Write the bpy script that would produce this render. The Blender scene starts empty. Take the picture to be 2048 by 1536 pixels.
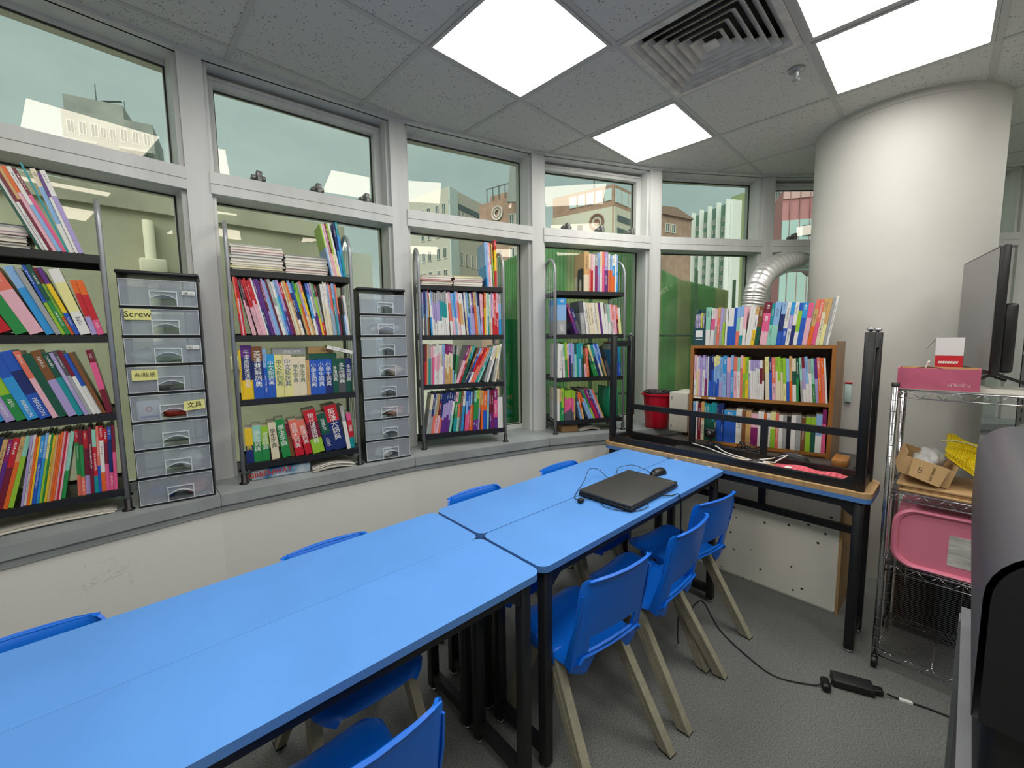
import bpy, bmesh, math, random
from mathutils import Vector, Matrix, noise as mnoise
random.seed(7)
SC = bpy.context.scene
COL = SC.collection
R_ = math.radians

# ------------------------------------------------------------------ camera
CAMZ = 1.517
cam = bpy.data.cameras.new('camera')
cam.sensor_width = 36.0
cam.lens = 834.75 * 36.0 / 2048
cam.shift_x = -(1046.4 - 1024) / 2048
cam.shift_y = (761.8 - 768) / 2048
cam.clip_start = 0.02
cam.clip_end = 500
camo = bpy.data.objects.new('camera', cam)
COL.objects.link(camo)
_m = Matrix(((0.7302, 0.0738, -0.6792), (-0.6832, 0.0647, -0.7274), (-0.0098, 0.9952, 0.0977)))
camo.matrix_world = Matrix.Translation((0, 0, CAMZ)) @ _m.to_quaternion().to_matrix().to_4x4()
SC.camera = camo

# ------------------------------------------------------------------ exposure
SC.view_settings.view_transform = 'Standard'
SC.view_settings.look = 'None'
SC.view_settings.gamma = 1
SC.view_settings.use_curve_mapping = False
SC.view_settings.exposure = 0.0
LIGHT_L = 10.8          # radiance of the ceiling light diffusers

def lin(c):
    c = c / 255.0
    return c / 12.92 if c <= 0.04045 else ((c + 0.055) / 1.055) ** 2.4
def rgb(t, a=1.0):
    return (lin(t[0]), lin(t[1]), lin(t[2]), a)

# ------------------------------------------------------------------ sky: pale overcast with soft cloud
W = bpy.data.worlds.new('overcast_sky'); SC.world = W
W.use_nodes = True
nt = W.node_tree; nt.nodes.clear()
o = nt.nodes.new('ShaderNodeOutputWorld'); b = nt.nodes.new('ShaderNodeBackground')
tc = nt.nodes.new('ShaderNodeTexCoord'); mp = nt.nodes.new('ShaderNodeMapping')
mp.inputs['Scale'].default_value = (1.6, 1.6, 3.2)
nz = nt.nodes.new('ShaderNodeTexNoise'); nz.inputs['Scale'].default_value = 1.7; nz.inputs['Detail'].default_value = 5
cr = nt.nodes.new('ShaderNodeValToRGB')
cr.color_ramp.elements[0].position = 0.32; cr.color_ramp.elements[0].color = rgb((170, 190, 187))
cr.color_ramp.elements[1].position = 0.72; cr.color_ramp.elements[1].color = rgb((208, 220, 215))
nt.links.new(tc.outputs['Generated'], mp.inputs['Vector']); nt.links.new(mp.outputs['Vector'], nz.inputs['Vector'])
nt.links.new(nz.outputs['Fac'], cr.inputs['Fac']); nt.links.new(cr.outputs['Color'], b.inputs['Color'])
b.inputs['Strength'].default_value = 1.0
nt.links.new(b.outputs['Background'], o.inputs['Surface'])

# sun lamp added to brighten the walls outside: very wide disc, over the roof from behind the camera, so it never enters the room
sun = bpy.data.lights.new('outdoor_fill_sun', 'SUN'); sun.energy = 3.6; sun.angle = R_(70); sun.color = (1.0, 0.97, 0.92)
suno = bpy.data.objects.new('outdoor_fill_sun', sun); COL.objects.link(suno)
suno.rotation_euler = Vector((0.60, 0.36, -0.71)).to_track_quat('-Z', 'Y').to_euler()

# ------------------------------------------------------------------ materials
MATS = {}
def mat(name, col, rough=0.5, metal=0.0, noise=None, bump=None, coat=0.0, alpha=None, spec=None, col2=None, nscale=(1, 1, 1)):
    """procedural Principled material; noise=(scale, amount) varies the colour, bump=(scale, strength)"""
    if name in MATS: return MATS[name]
    m = bpy.data.materials.new(name); m.use_nodes = True
    nt = m.node_tree; p = nt.nodes['Principled BSDF']
    p.inputs['Base Color'].default_value = rgb(col)
    p.inputs['Roughness'].default_value = rough
    p.inputs['Metallic'].default_value = metal
    if spec is not None: p.inputs['Specular IOR Level'].default_value = spec
    if coat: p.inputs['Coat Weight'].default_value = coat
    if alpha is not None: p.inputs['Alpha'].default_value = alpha
    if noise or bump:
        tc = nt.nodes.new('ShaderNodeTexCoord'); mp = nt.nodes.new('ShaderNodeMapping')
        mp.inputs['Scale'].default_value = nscale
        nt.links.new(tc.outputs['Object'], mp.inputs['Vector'])
    if noise:
        n = nt.nodes.new('ShaderNodeTexNoise'); n.inputs['Scale'].default_value = noise[0]; n.inputs['Detail'].default_value = 4
        nt.links.new(mp.outputs['Vector'], n.inputs['Vector'])
        r = nt.nodes.new('ShaderNodeValToRGB')
        a = noise[1]
        c1 = col2 if col2 else tuple(max(0, c * (1 - a)) for c in col)
        c2 = col if col2 else tuple(min(255, c * (1 + a)) for c in col)
        r.color_ramp.elements[0].position = 0.35; r.color_ramp.elements[0].color = rgb(c1)
        r.color_ramp.elements[1].position = 0.65; r.color_ramp.elements[1].color = rgb(c2)
        nt.links.new(n.outputs['Fac'], r.inputs['Fac']); nt.links.new(r.outputs['Color'], p.inputs['Base Color'])
    if bump:
        n2 = nt.nodes.new('ShaderNodeTexNoise'); n2.inputs['Scale'].default_value = bump[0]; n2.inputs['Detail'].default_value = 3
        nt.links.new(mp.outputs['Vector'], n2.inputs['Vector'])
        bp = nt.nodes.new('ShaderNodeBump'); bp.inputs['Strength'].default_value = bump[1]; bp.inputs['Distance'].default_value = 0.002
        nt.links.new(n2.outputs['Fac'], bp.inputs['Height']); nt.links.new(bp.outputs['Normal'], p.inputs['Normal'])
    MATS[name] = m
    return m

def emis(name, col, strength):
    if name in MATS: return MATS[name]
    m = bpy.data.materials.new(name); m.use_nodes = True
    nt = m.node_tree; nt.nodes.clear()
    o = nt.nodes.new('ShaderNodeOutputMaterial'); e = nt.nodes.new('ShaderNodeEmission')
    e.inputs['Color'].default_value = rgb(col); e.inputs['Strength'].default_value = strength
    nt.links.new(e.outputs[0], o.inputs['Surface']); MATS[name] = m
    return m

def glass(name, tint, ior=1.5, rough=0.0):
    """thin pane: clear transmission with the tint, Fresnel mirror on top"""
    if name in MATS: return MATS[name]
    m = bpy.data.materials.new(name); m.use_nodes = True
    nt = m.node_tree; nt.nodes.clear()
    o = nt.nodes.new('ShaderNodeOutputMaterial'); t = nt.nodes.new('ShaderNodeBsdfTransparent'); g = nt.nodes.new('ShaderNodeBsdfGlossy')
    t.inputs['Color'].default_value = rgb(tint); g.inputs['Roughness'].default_value = rough
    g.inputs['Color'].default_value = rgb((255, 244, 226))
    f = nt.nodes.new('ShaderNodeFresnel'); f.inputs['IOR'].default_value = ior
    mx = nt.nodes.new('ShaderNodeMixShader')
    nt.links.new(f.outputs[0], mx.inputs[0]); nt.links.new(t.outputs[0], mx.inputs[1]); nt.links.new(g.outputs[0], mx.inputs[2])
    nt.links.new(mx.outputs[0], o.inputs['Surface']); MATS[name] = m
    return m

def translucent(name, col, trans, rough=0.35, tint=(255, 255, 255)):
    """cloudy plastic: part see-through, part diffuse"""
    if name in MATS: return MATS[name]
    m = bpy.data.materials.new(name); m.use_nodes = True
    nt = m.node_tree; p = nt.nodes['Principled BSDF']; o = nt.nodes['Material Output']
    p.inputs['Base Color'].default_value = rgb(col); p.inputs['Roughness'].default_value = rough
    t = nt.nodes.new('ShaderNodeBsdfTransparent'); t.inputs['Color'].default_value = rgb(tint)
    mx = nt.nodes.new('ShaderNodeMixShader'); mx.inputs[0].default_value = trans
    nt.links.new(p.outputs[0], mx.inputs[1]); nt.links.new(t.outputs[0], mx.inputs[2]); nt.links.new(mx.outputs[0], o.inputs['Surface'])
    MATS[name] = m
    return m

ALU = mat('grey_aluminium', (205, 206, 203), 0.42, 0.0, noise=(9, 0.035), nscale=(1, 1, 0.12))
ALU_D = mat('dark_gasket', (38, 38, 36), 0.6)
SILL = mat('grey_painted_sill', (150, 156, 156), 0.45, noise=(6, 0.05))
BLACK = mat('black_powder_coat', (26, 27, 30), 0.42)
BLACK2 = mat('black_plastic', (22, 22, 24), 0.38)
CHROME = mat('chrome', (200, 200, 200), 0.18, 1.0)
STEEL = mat('silver_tube', (160, 163, 166), 0.35, 0.35)
BLUE = mat('blue_plastic', (4, 108, 222), 0.36)
BLUETOP = mat('blue_laminate', (96, 158, 234), 0.36, noise=(3, 0.02), bump=(240, 0.04))
BLUEDGE = mat('blue_edge_banding', (84, 132, 196), 0.45)
LEG = mat('sand_grey_plastic', (150, 146, 126), 0.6, noise=(30, 0.04))
TAN = mat('raw_plywood', (186, 152, 106), 0.65, noise=(5, 0.08), nscale=(8, 1, 1))
PAPER = mat('white_paper', (226, 222, 212), 0.7)
PAGES = mat('book_pages', (214, 206, 186), 0.8)
WHITE = mat('white_plastic', (222, 222, 214), 0.45)

# ------------------------------------------------------------------ mesh helpers
class MB:
    """collects geometry (with material slots) and links it as ONE mesh object"""
    def __init__(s): s.v = []; s.f = []; s.m = []; s.sm = []
    def quad(s, pts, mi=0, smooth=False):
        n = len(s.v); s.v += [tuple(p) for p in pts]; s.f.append(tuple(range(n, n + len(pts)))); s.m.append(mi); s.sm.append(smooth)
    def add(s, verts, faces, mi=0, smooth=False):
        n = len(s.v); s.v += [tuple(p) for p in verts]
        for f in faces: s.f.append(tuple(n + i for i in f)); s.m.append(mi); s.sm.append(smooth)
    def box(s, x0, x1, y0, y1, z0, z1, mi=0, M=None):
        vs = [(x0, y0, z0), (x1, y0, z0), (x1, y1, z0), (x0, y1, z0), (x0, y0, z1), (x1, y0, z1), (x1, y1, z1), (x0, y1, z1)]
        if M: vs = [tuple(M @ Vector(p)) for p in vs]
        s.add(vs, [(0, 3, 2, 1), (4, 5, 6, 7), (0, 1, 5, 4), (1, 2, 6, 5), (2, 3, 7, 6), (3, 0, 4, 7)], mi)
    def rbox(s, x0, x1, y0, y1, z0, z1, r=0.01, seg=2, mi=0, M=None, smooth=True):
        """box with bevelled edges"""
        bm = bmesh.new(); bmesh.ops.create_cube(bm, size=1)
        for v in bm.verts:
            v.co = ((x0 + x1) / 2 + v.co.x * (x1 - x0), (y0 + y1) / 2 + v.co.y * (y1 - y0), (z0 + z1) / 2 + v.co.z * (z1 - z0))
        bmesh.ops.bevel(bm, geom=bm.edges[:], offset=r, segments=seg, profile=0.5, affect='EDGES')
        s.bm(bm, mi, M, smooth)
    def bm(s, bm, mi=0, M=None, smooth=False):
        bm.verts.index_update()
        vs = [(M @ v.co) if M else v.co.copy() for v in bm.verts]
        s.add([tuple(v) for v in vs], [[v.index for v in f.verts] for f in bm.faces], mi, smooth); bm.free()
    def prism(s, poly, z0, z1, mi=0, M=None):
        n = len(poly)
        vs = [(p[0], p[1], z0) for p in poly] + [(p[0], p[1], z1) for p in poly]
        if M: vs = [tuple(M @ Vector(p)) for p in vs]
        s.add(vs, [tuple(range(n - 1, -1, -1)), tuple(range(n, 2 * n))] + [(i, (i + 1) % n, n + (i + 1) % n, n + i) for i in range(n)], mi)
    def tube(s, pts, r, n=8, mi=0, caps=True, closed=False, smooth=True):
        """round tube along a polyline; r may be a list"""
        pts = [Vector(p) for p in pts]; k = len(pts)
        rs = r if isinstance(r, (list, tuple)) else [r] * k
        prev = None; rings = []
        for i in range(k):
            a = pts[i - 1] if (i > 0 or closed) else pts[i]; c = pts[(i + 1) % k] if (i < k - 1 or closed) else pts[i]
            t = (c - a)
            if t.length < 1e-9: t = Vector((0, 0, 1))
            t.normalize()
            if prev is None:
                up = Vector((0, 0, 1)) if abs(t.z) < 0.9 else Vector((1, 0, 0))
                e = t.cross(up).normalized()
            else:
                e = (prev - t * prev.dot(t)).normalized()
            prev = e; g = t.cross(e)
            rings.append([pts[i] + (e * math.cos(2 * math.pi * j / n) + g * math.sin(2 * math.pi * j / n)) * rs[i] for j in range(n)])
        vs = [p for r_ in rings for p in r_]; fs = []
        for i in range(k if closed else k - 1):
            i2 = (i + 1) % k
            for j in range(n):
                j2 = (j + 1) % n; fs.append((i * n + j, i * n + j2, i2 * n + j2, i2 * n + j))
        if caps and not closed:
            fs.append(tuple(range(n - 1, -1, -1))); fs.append(tuple((k - 1) * n + j for j in range(n)))
        s.add(vs, fs, mi, smooth)
    def lathe(s, prof, n=24, c=(0, 0, 0), mi=0, smooth=True, M=None):
        """profile of (radius, z)"""
        vs = []; k = len(prof)
        for (r, z) in prof:
            for j in range(n):
                a = 2 * math.pi * j / n; p = Vector((c[0] + r * math.cos(a), c[1] + r * math.sin(a), c[2] + z))
                vs.append(tuple(M @ p) if M else tuple(p))
        fs = [(i * n + j, i * n + (j + 1) % n, (i + 1) * n + (j + 1) % n, (i + 1) * n + j) for i in range(k - 1) for j in range(n)]
        s.add(vs, fs, mi, smooth)
    def bar(s, a, b, w, h=None, mi=0):
        """square bar between two points, w across, h the other way"""
        h = h or w; a = Vector(a); b = Vector(b); t = (b - a).normalized()
        up = Vector((0, 0, 1)) if abs(t.z) < 0.95 else Vector((0, 1, 0))
        e = t.cross(up).normalized(); g = e.cross(t)
        vs = []
        for p in (a, b):
            for (i, j) in ((-1, -1), (1, -1), (1, 1), (-1, 1)): vs.append(tuple(p + e * (i * w / 2) + g * (j * h / 2)))
        s.add(vs, [(0, 3, 2, 1), (4, 5, 6, 7), (0, 1, 5, 4), (1, 2, 6, 5), (2, 3, 7, 6), (3, 0, 4, 7)], mi)
    def mesh(s, name, mats):
        me = bpy.data.meshes.new(name); me.from_pydata(s.v, [], s.f)
        for m in (mats if isinstance(mats, (list, tuple)) else [mats]): me.materials.append(m)
        me.polygons.foreach_set('material_index', s.m); me.polygons.foreach_set('use_smooth', s.sm)
        me.update(); return me
    def build(s, name, mats, parent=None, loc=None, rot=None, sharp=None):
        me = s.mesh(name, mats)
        if sharp is not None and any(s.sm): me.set_sharp_from_angle(angle=R_(sharp))
        return link(name, me, parent, loc, rot)

def link(name, me, parent=None, loc=None, rot=None):
    o = bpy.data.objects.new(name, me); COL.objects.link(o)
    if parent: o.parent = parent
    if loc: o.location = loc
    if rot: o.rotation_euler = rot
    return o
def tag(o, label=None, cat=None, group=None, kind=None):
    if label: o['label'] = label
    if cat: o['category'] = cat
    if group: o['group'] = group
    if kind: o['kind'] = kind
    return o
def thing(name, label, cat, loc=(0, 0, 0), rz=0.0, group=None):
    o = bpy.data.objects.new(name, None); o.empty_display_size = 0.1; COL.objects.link(o)
    o.location = loc; o.rotation_euler = (0, 0, rz)
    return tag(o, label, cat, group)
def struct(name, me_or_mb, mats=None, parent=None, label=None):
    o = me_or_mb.build(name, mats, parent) if isinstance(me_or_mb, MB) else me_or_mb
    if not parent: o['kind'] = 'structure'
    if label: o['label'] = label
    return o
def dup(root, loc, rz, label=None, group=None):
    r = root.copy(); COL.objects.link(r); r.location = loc; r.rotation_euler = (0, 0, rz)
    if label: r['label'] = label
    if group: r['group'] = group
    for ch in list(root.children):
        c = ch.copy(); COL.objects.link(c); c.parent = r
        for g in list(ch.children):
            d = g.copy(); COL.objects.link(d); d.parent = c
    return r
def text_obj(name, s, size, matl, parent, M, depth=0.0004, align='CENTER', space=1.0, bold=0.0):
    """flat printed lettering, converted to a mesh, placed by the matrix M (x right, y up in the print)"""
    cu = bpy.data.curves.new(name, 'FONT'); cu.body = s; cu.size = size; cu.align_x = align; cu.align_y = 'CENTER'
    cu.resolution_u = 2; cu.space_line = space; cu.offset = bold
    t = bpy.data.objects.new(name, cu); COL.objects.link(t)
    dg = bpy.context.evaluated_depsgraph_get()
    me = bpy.data.meshes.new_from_object(t.evaluated_get(dg))
    bpy.data.objects.remove(t); bpy.data.curves.remove(cu)
    me.name = name; me.materials.clear(); me.materials.append(matl); me.transform(M)
    return link(name, me, parent)
def frame(o, xd, yd):
    """matrix with origin o, x axis xd, y axis yd"""
    x = Vector(xd).normalized(); y = Vector(yd).normalized(); z = x.cross(y)
    return Matrix(((x[0], y[0], z[0], o[0]), (x[1], y[1], z[1], o[1]), (x[2], y[2], z[2], o[2]), (0, 0, 0, 1)))

# ================================================================== ROOM SHELL
S = 1.05                                   # scale of the facade group about the eye point
def ZR(r): return CAMZ + r * S
Z_CEIL = ZR(1.294); Z_SILL = ZR(-0.666); Z_TR0 = ZR(0.693); Z_TR1 = ZR(0.790)
_M = [(-1.634, 2.113), (-.719, 2.367), (.235, 2.462), (1.185, 2.388), (2.110, 2.150), (2.995, 1.752), (3.805, 1.214), (4.49, .56), (5.06, -.20), (5.48, -1.05), (5.75, -1.95)]
FAC = [Vector((x * S, y * S)) for x, y in _M]
NF = len(FAC) - 1
def fdir(k): return (FAC[k + 1] - FAC[k]).normalized()
def fnor(k): d = fdir(k); return Vector((-d.y, d.x))          # outward
def pnor(k):
    a = fnor(max(0, k - 1)); b = fnor(min(NF - 1, k)); return (a + b).normalized()
XB, YB = FAC[0].x, FAC[-1].y               # back wall, right wall
# inner edge of the sill (26 cm in front of the mullions)
def off(k, d): return FAC[k] + pnor(k) * d
SILLF = [off(k, -0.265) for k in range(NF + 1)]

# floor
FLOOR_M = mat('grey_carpet', (110, 112, 108), 0.95, noise=(190, 0.16), bump=(420, 0.3))
mb = MB(); mb.quad([(XB, YB, 0), (6.3, YB, 0), (6.3, 2.9, 0), (XB, 2.9, 0)])
struct('floor', mb, FLOOR_M)

WALL_M = mat('scuffed_off_white_paint', (196, 196, 190), 0.7, noise=(2.2, 0.03), bump=(60, 0.12))
def wall_scuffs():
    """long faint pencil-like scuffs over the paint"""
    m = bpy.data.materials.new('scuffed_window_wall'); m.use_nodes = True
    nt = m.node_tree; p = nt.nodes['Principled BSDF']; p.inputs['Roughness'].default_value = 0.65
    tc = nt.nodes.new('ShaderNodeTexCoord')
    n1 = nt.nodes.new('ShaderNodeTexNoise'); n1.inputs['Scale'].default_value = 9.0; n1.inputs['Detail'].default_value = 6; n1.inputs['Distortion'].default_value = 1.4
    nt.links.new(tc.outputs['Object'], n1.inputs['Vector'])
    r1 = nt.nodes.new('ShaderNodeValToRGB')
    e = r1.color_ramp.elements; e[0].position = 0.49; e[0].color = (0, 0, 0, 1); e[1].position = 0.51; e[1].color = (0, 0, 0, 1)
    x = e.new(0.5); x.color = (1, 1, 1, 1)
    nt.links.new(n1.outputs['Fac'], r1.inputs['Fac'])
    n2 = nt.nodes.new('ShaderNodeTexNoise'); n2.inputs['Scale'].default_value = 3.1
    nt.links.new(tc.outputs['Object'], n2.inputs['Vector'])
    r2 = nt.nodes.new('ShaderNodeValToRGB'); r2.color_ramp.elements[0].position = 0.56; r2.color_ramp.elements[1].position = 0.8
    nt.links.new(n2.outputs['Fac'], r2.inputs['Fac'])
    mu = nt.nodes.new('ShaderNodeMath'); mu.operation = 'MULTIPLY'
    nt.links.new(r1.outputs['Color'], mu.inputs[0]); nt.links.new(r2.outputs['Color'], mu.inputs[1])
    mx = nt.nodes.new('ShaderNodeMixRGB'); mx.inputs[1].default_value = rgb((222, 222, 215)); mx.inputs[2].default_value = rgb((178, 178, 171))
    nt.links.new(mu.outputs[0], mx.inputs[0]); nt.links.new(mx.outputs[0], p.inputs['Base Color'])
    return m
SCUFF = wall_scuffs()
# spandrel wall under the windows, following the facets
mb = MB()
for k in range(NF):
    a, b = off(k, -0.245), off(k + 1, -0.245); a2, b2 = off(k, 0.1), off(k + 1, 0.1)
    mb.prism([a, b, b2, a2], 0, Z_SILL - 0.05)
struct('wall_left', mb, SCUFF, label='scuffed off-white wall below the curved row of windows')
mb = MB(); mb.box(XB - 0.15, XB, YB - 0.15, 2.6, 0, Z_CEIL + 0.3); struct('wall_back', mb, WALL_M)
mb = MB(); mb.box(XB - 0.15, 6.4, YB - 0.15, YB, 0, Z_CEIL + 0.3); struct('wall_right', mb, WALL_M)

# sill slab: one length per facet, with the joint between lengths
n = 1
for k in range(NF):
    a, b = SILLF[k], SILLF[k + 1]; d = (b - a).normalized() * 0.0012
    a2, b2 = off(k, 0.24), off(k + 1, 0.24); e = d
    mb = MB(); mb.prism([a + d, b - d, b2 - e, a2 + e], Z_SILL - 0.052, Z_SILL)
    a3, b3 = off(k, -0.253), off(k + 1, -0.253)
    mb.prism([a3 + d, b3 - d, off(k + 1, -0.20) - d, off(k, -0.20) + d], Z_SILL - 0.085, Z_SILL - 0.052)
    struct('trim_%d' % n, mb, SILL, label='grey painted window sill length below window %d' % (k + 1)); n += 1
# mullions
for k in range(1, NF):
    d = Vector((pnor(k).y, -pnor(k).x)); nn = pnor(k); c = FAC[k] + d * 0.048
    mb = MB(); w = 0.048
    mb.prism([c - d * w, c + d * w, c + d * w + nn * 0.25, c - d * w + nn * 0.25], Z_SILL, Z_CEIL + 0.02)
    struct('trim_%d' % n, mb, ALU, label='vertical grey aluminium mullion between two windows'); n += 1
# slim cover strip where ceiling meets facade
for k in range(NF):
    a, b = off(k, -0.012), off(k + 1, -0.012); a2, b2 = off(k, 0.03), off(k + 1, 0.03)
    mb = MB(); mb.prism([a, b, b2, a2], Z_CEIL - 0.012, Z_CEIL + 0.004)
    struct('trim_%d' % n, mb, ALU, label='slim grey ceiling edge strip above window %d' % (k + 1)); n += 1

GLASS = glass('window_glass', (226, 236, 230), 1.6)
for k in range(NF):
    d = fdir(k); nn = fnor(k); L = (FAC[k + 1] - FAC[k]).length
    M = Matrix(((d.x, nn.x, 0, FAC[k].x), (d.y, nn.y, 0, FAC[k].y), (0, 0, 1, 0), (0, 0, 0, 1)))
    awning = k in (0, 2, 4, 6, 8)
    root = bpy.data.objects.new('window_%d' % (k + 1), None); COL.objects.link(root); root.matrix_world = M
    root['kind'] = 'structure'; root['label'] = 'aluminium framed window bay %d of the curved facade, counted from the left' % (k + 1)
    x0, x1 = 0.093, L + 0.003
    GY = 0.165
    mb = MB(); mb.box(x0, x1, 0, 0.22, Z_TR0, Z_TR1); 
    mb.box(x0, x1, -0.0015, 0.0, Z_TR0 + 0.045, Z_TR0 + 0.0475, 1)
    mb.build('transom', [ALU, mat('joint_line', (140, 140, 136), 0.6)], root)
    mb = MB(); mb.box(x0, x1, 0.02, 0.22, Z_CEIL - 0.012, Z_CEIL + 0.02); mb.box(x0, x1, GY - 0.02, 0.22, Z_CEIL - 0.03, Z_CEIL - 0.012)
    mb.build('head_frame', ALU, root)
    mb = MB(); mb.box(x0, x1, GY - 0.015, 0.22, Z_SILL, Z_SILL + 0.035)
    mb.build('bottom_frame', ALU, root)
    for xs in (x0, x1 - 0.02):
        mb = MB(); mb.box(xs, xs + 0.02, 0.03, 0.22, Z_SILL, Z_TR0); mb.box(xs, xs + 0.02, 0.03, 0.22, Z_TR1, Z_CEIL - 0.012); mb.build('jamb', ALU, root)
    # gaskets and panes
    def gasket(xa, xb, za, zb, y):
        mb = MB(); g = 0.006
        mb.box(xa, xb, y - 0.006, y + 0.004, za, za + g); mb.box(xa, xb, y - 0.006, y + 0.004, zb - g, zb)
        mb.box(xa, xa + g, y - 0.006, y + 0.004, za + g, zb - g); mb.box(xb - g, xb, y - 0.006, y + 0.004, za + g, zb - g)
        mb.build('gasket', ALU_D, root)
    gasket(x0 + 0.02, x1 - 0.02, Z_SILL + 0.035, Z_TR0, GY)
    mb = MB(); mb.quad([(x0 + 0.02, GY, Z_SILL + 0.035), (x1 - 0.02, GY, Z_SILL + 0.035), (x1 - 0.02, GY, Z_TR0), (x0 + 0.02, GY, Z_TR0)]); mb.build('pane', GLASS, root)
    za, zb = Z_TR1, Z_CEIL - 0.03
    if awning:
        mb = MB(); t = 0.042; y0, y1 = GY - 0.05, GY + 0.03
        xa, xb = x0 + 0.02, x1 - 0.02; bt = 0.012
        mb.box(xa, xb, y0, y1, zb - t, zb); mb.box(xa, xa + t * .6, y0, y1, za, zb - t); mb.box(xb - t, xb, y0, y1, za, zb - t); mb.box(xa, xb, y0, y1, za, za + bt)
        mb.box(xa + .006, xb - .006, y0 - 0.008, y0, zb - t * .45, zb - .004)
        sash = mb.build('sash_frame', ALU, root)
        gasket(xa + t * .6, xb - t, za + bt, zb - t, GY)
        mb = MB(); mb.quad([(xa + t * .6, GY, za + bt), (xb - t, GY, za + bt), (xb - t, GY, zb - t), (xa + t * .6, GY, zb - t)]); mb.build('pane', GLASS, root)
        for fx in (0.22, 0.55, 0.86):
            xx = xa + (xb - xa) * fx; mb = MB()
            mb.rbox(xx - .034, xx + .034, y0 - .06, y0, za + .024, za + .046, .006)
            mb.rbox(xx - .014, xx + .014, y0 - .085, y0 - .03, za + .026, za + .062, .006)
            mb.rbox(xx - .010, xx + .010, y0 - .092, y0 - .07, za + .004, za + .034, .004)
            mb.build('latch', mat('grey_cast_latch', (120, 120, 118), 0.4, 0.5), sash)
    else:
        gasket(x0 + 0.02, x1 - 0.02, za, zb, GY)
        mb = MB(); mb.quad([(x0 + 0.02, GY, za), (x1 - 0.02, GY, za), (x1 - 0.02, GY, zb), (x0 + 0.02, GY, zb)]); mb.build('pane', GLASS, root)

# ------------------------------------------------------------------ ceiling: 63 cm grid of mineral tiles, clipped to the room
TILE = 0.6 * S; TH = R_(1.99); G0 = Vector((1.1044 * S, -0.0602 * S))
def gp(i, j): return G0 + Vector((TILE * (i * math.cos(TH) - j * math.sin(TH)), TILE * (i * math.sin(TH) + j * math.cos(TH))))
ROOM = [Vector((XB, YB)), Vector((FAC[-1].x, YB))] + [off(k, 0.0) for k in range(NF, -1, -1)] + [Vector((XB, FAC[0].y))]
def clip(poly, edge):
    out = []
    for i in range(len(edge)):
        a, b = edge[i], edge[(i + 1) % len(edge)]; e = b - a
        if e.length < 1e-6: continue
        ins = lambda p: e.x * (p.y - a.y) - e.y * (p.x - a.x) >= -1e-9
        out = []
        for j in range(len(poly)):
            p, q = poly[j], poly[(j + 1) % len(poly)]
            ip, iq = ins(p), ins(q)
            if ip: out.append(p)
            if ip != iq:
                dp = e.x * (p.y - a.y) - e.y * (p.x - a.x); dq = e.x * (q.y - a.y) - e.y * (q.x - a.x)
                out.append(p + (q - p) * (dp / (dp - dq)))
        poly = out
        if len(poly) < 3: return []
    return poly
def tile_mat():
    m = bpy.data.materials.new('speckled_mineral_tile'); m.use_nodes = True
    nt = m.node_tree; p = nt.nodes['Principled BSDF']; p.inputs['Roughness'].default_value = 0.9
    tc = nt.nodes.new('ShaderNodeTexCoord')
    v = nt.nodes.new('ShaderNodeTexVoronoi'); v.inputs['Scale'].default_value = 75; v.inputs['Randomness'].default_value = 1
    n = nt.nodes.new('ShaderNodeTexNoise'); n.inputs['Scale'].default_value = 38
    nt.links.new(tc.outputs['Object'], v.inputs['Vector']); nt.links.new(tc.outputs['Object'], n.inputs['Vector'])
    a = nt.nodes.new('ShaderNodeMath'); a.operation = 'LESS_THAN'; a.inputs[1].default_value = 0.24
    b = nt.nodes.new('ShaderNodeMath'); b.operation = 'GREATER_THAN'; b.inputs[1].default_value = 0.52
    c = nt.nodes.new('ShaderNodeMath'); c.operation = 'MULTIPLY'
    nt.links.new(v.outputs['Distance'], a.inputs[0]); nt.links.new(n.outputs['Fac'], b.inputs[0])
    nt.links.new(a.outputs[0], c.inputs[0]); nt.links.new(b.outputs[0], c.inputs[1])
    mx = nt.nodes.new('ShaderNodeMixRGB'); mx.inputs[1].default_value = rgb((206, 206, 200)); mx.inputs[2].default_value = rgb((120, 118, 112))
    nt.links.new(c.outputs[0], mx.inputs[0]); nt.links.new(mx.outputs[0], p.inputs['Base Color'])
    return m
TILE_M = tile_mat(); TBAR = mat('white_ceiling_bar', (188, 188, 184), 0.5)
ceil = bpy.data.objects.new('ceiling', None); COL.objects.link(ceil); ceil['kind'] = 'structure'; ceil['label'] = 'suspended ceiling of speckled mineral tiles in a metal grid'
LIGHTS = {(0, 2), (2, 2), (2, 0), (1, 0), (-2, 2), (-2, 0), (-3, 0), (0, -2), (-2, -2), (2, -2), (4, -2)}
VENT = (1, 1)
for i in range(-6, 9):
    for j in range(-5, 6):
        if (i, j) in LIGHTS or (i, j) == VENT: continue
        g = 0.012
        q = [gp(i, j), gp(i + 1, j), gp(i + 1, j + 1), gp(i, j + 1)]
        c = (q[0] + q[2]) / 2; q = [c + (p - c) * (1 - g / TILE * 1.6) for p in q]
        q = clip(q, ROOM)
        if len(q) < 3: continue
        mb = MB(); mb.prism(q, Z_CEIL + 0.004, Z_CEIL + 0.018); mb.build('ceiling_tile', TILE_M, ceil)
mb = MB()
w = 0.012
for i in range(-6, 10):
    for (a, b) in ((gp(i, -5), gp(i, 6)),):
        dd = (b - a).normalized(); pn = Vector((-dd.y, dd.x)); q = clip([a - pn * w, b - pn * w, b + pn * w, a + pn * w][::1], ROOM) or clip([a + pn * w, b + pn * w, b - pn * w, a - pn * w], ROOM)
        if len(q) >= 3: mb.prism(q, Z_CEIL, Z_CEIL + 0.006)
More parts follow.
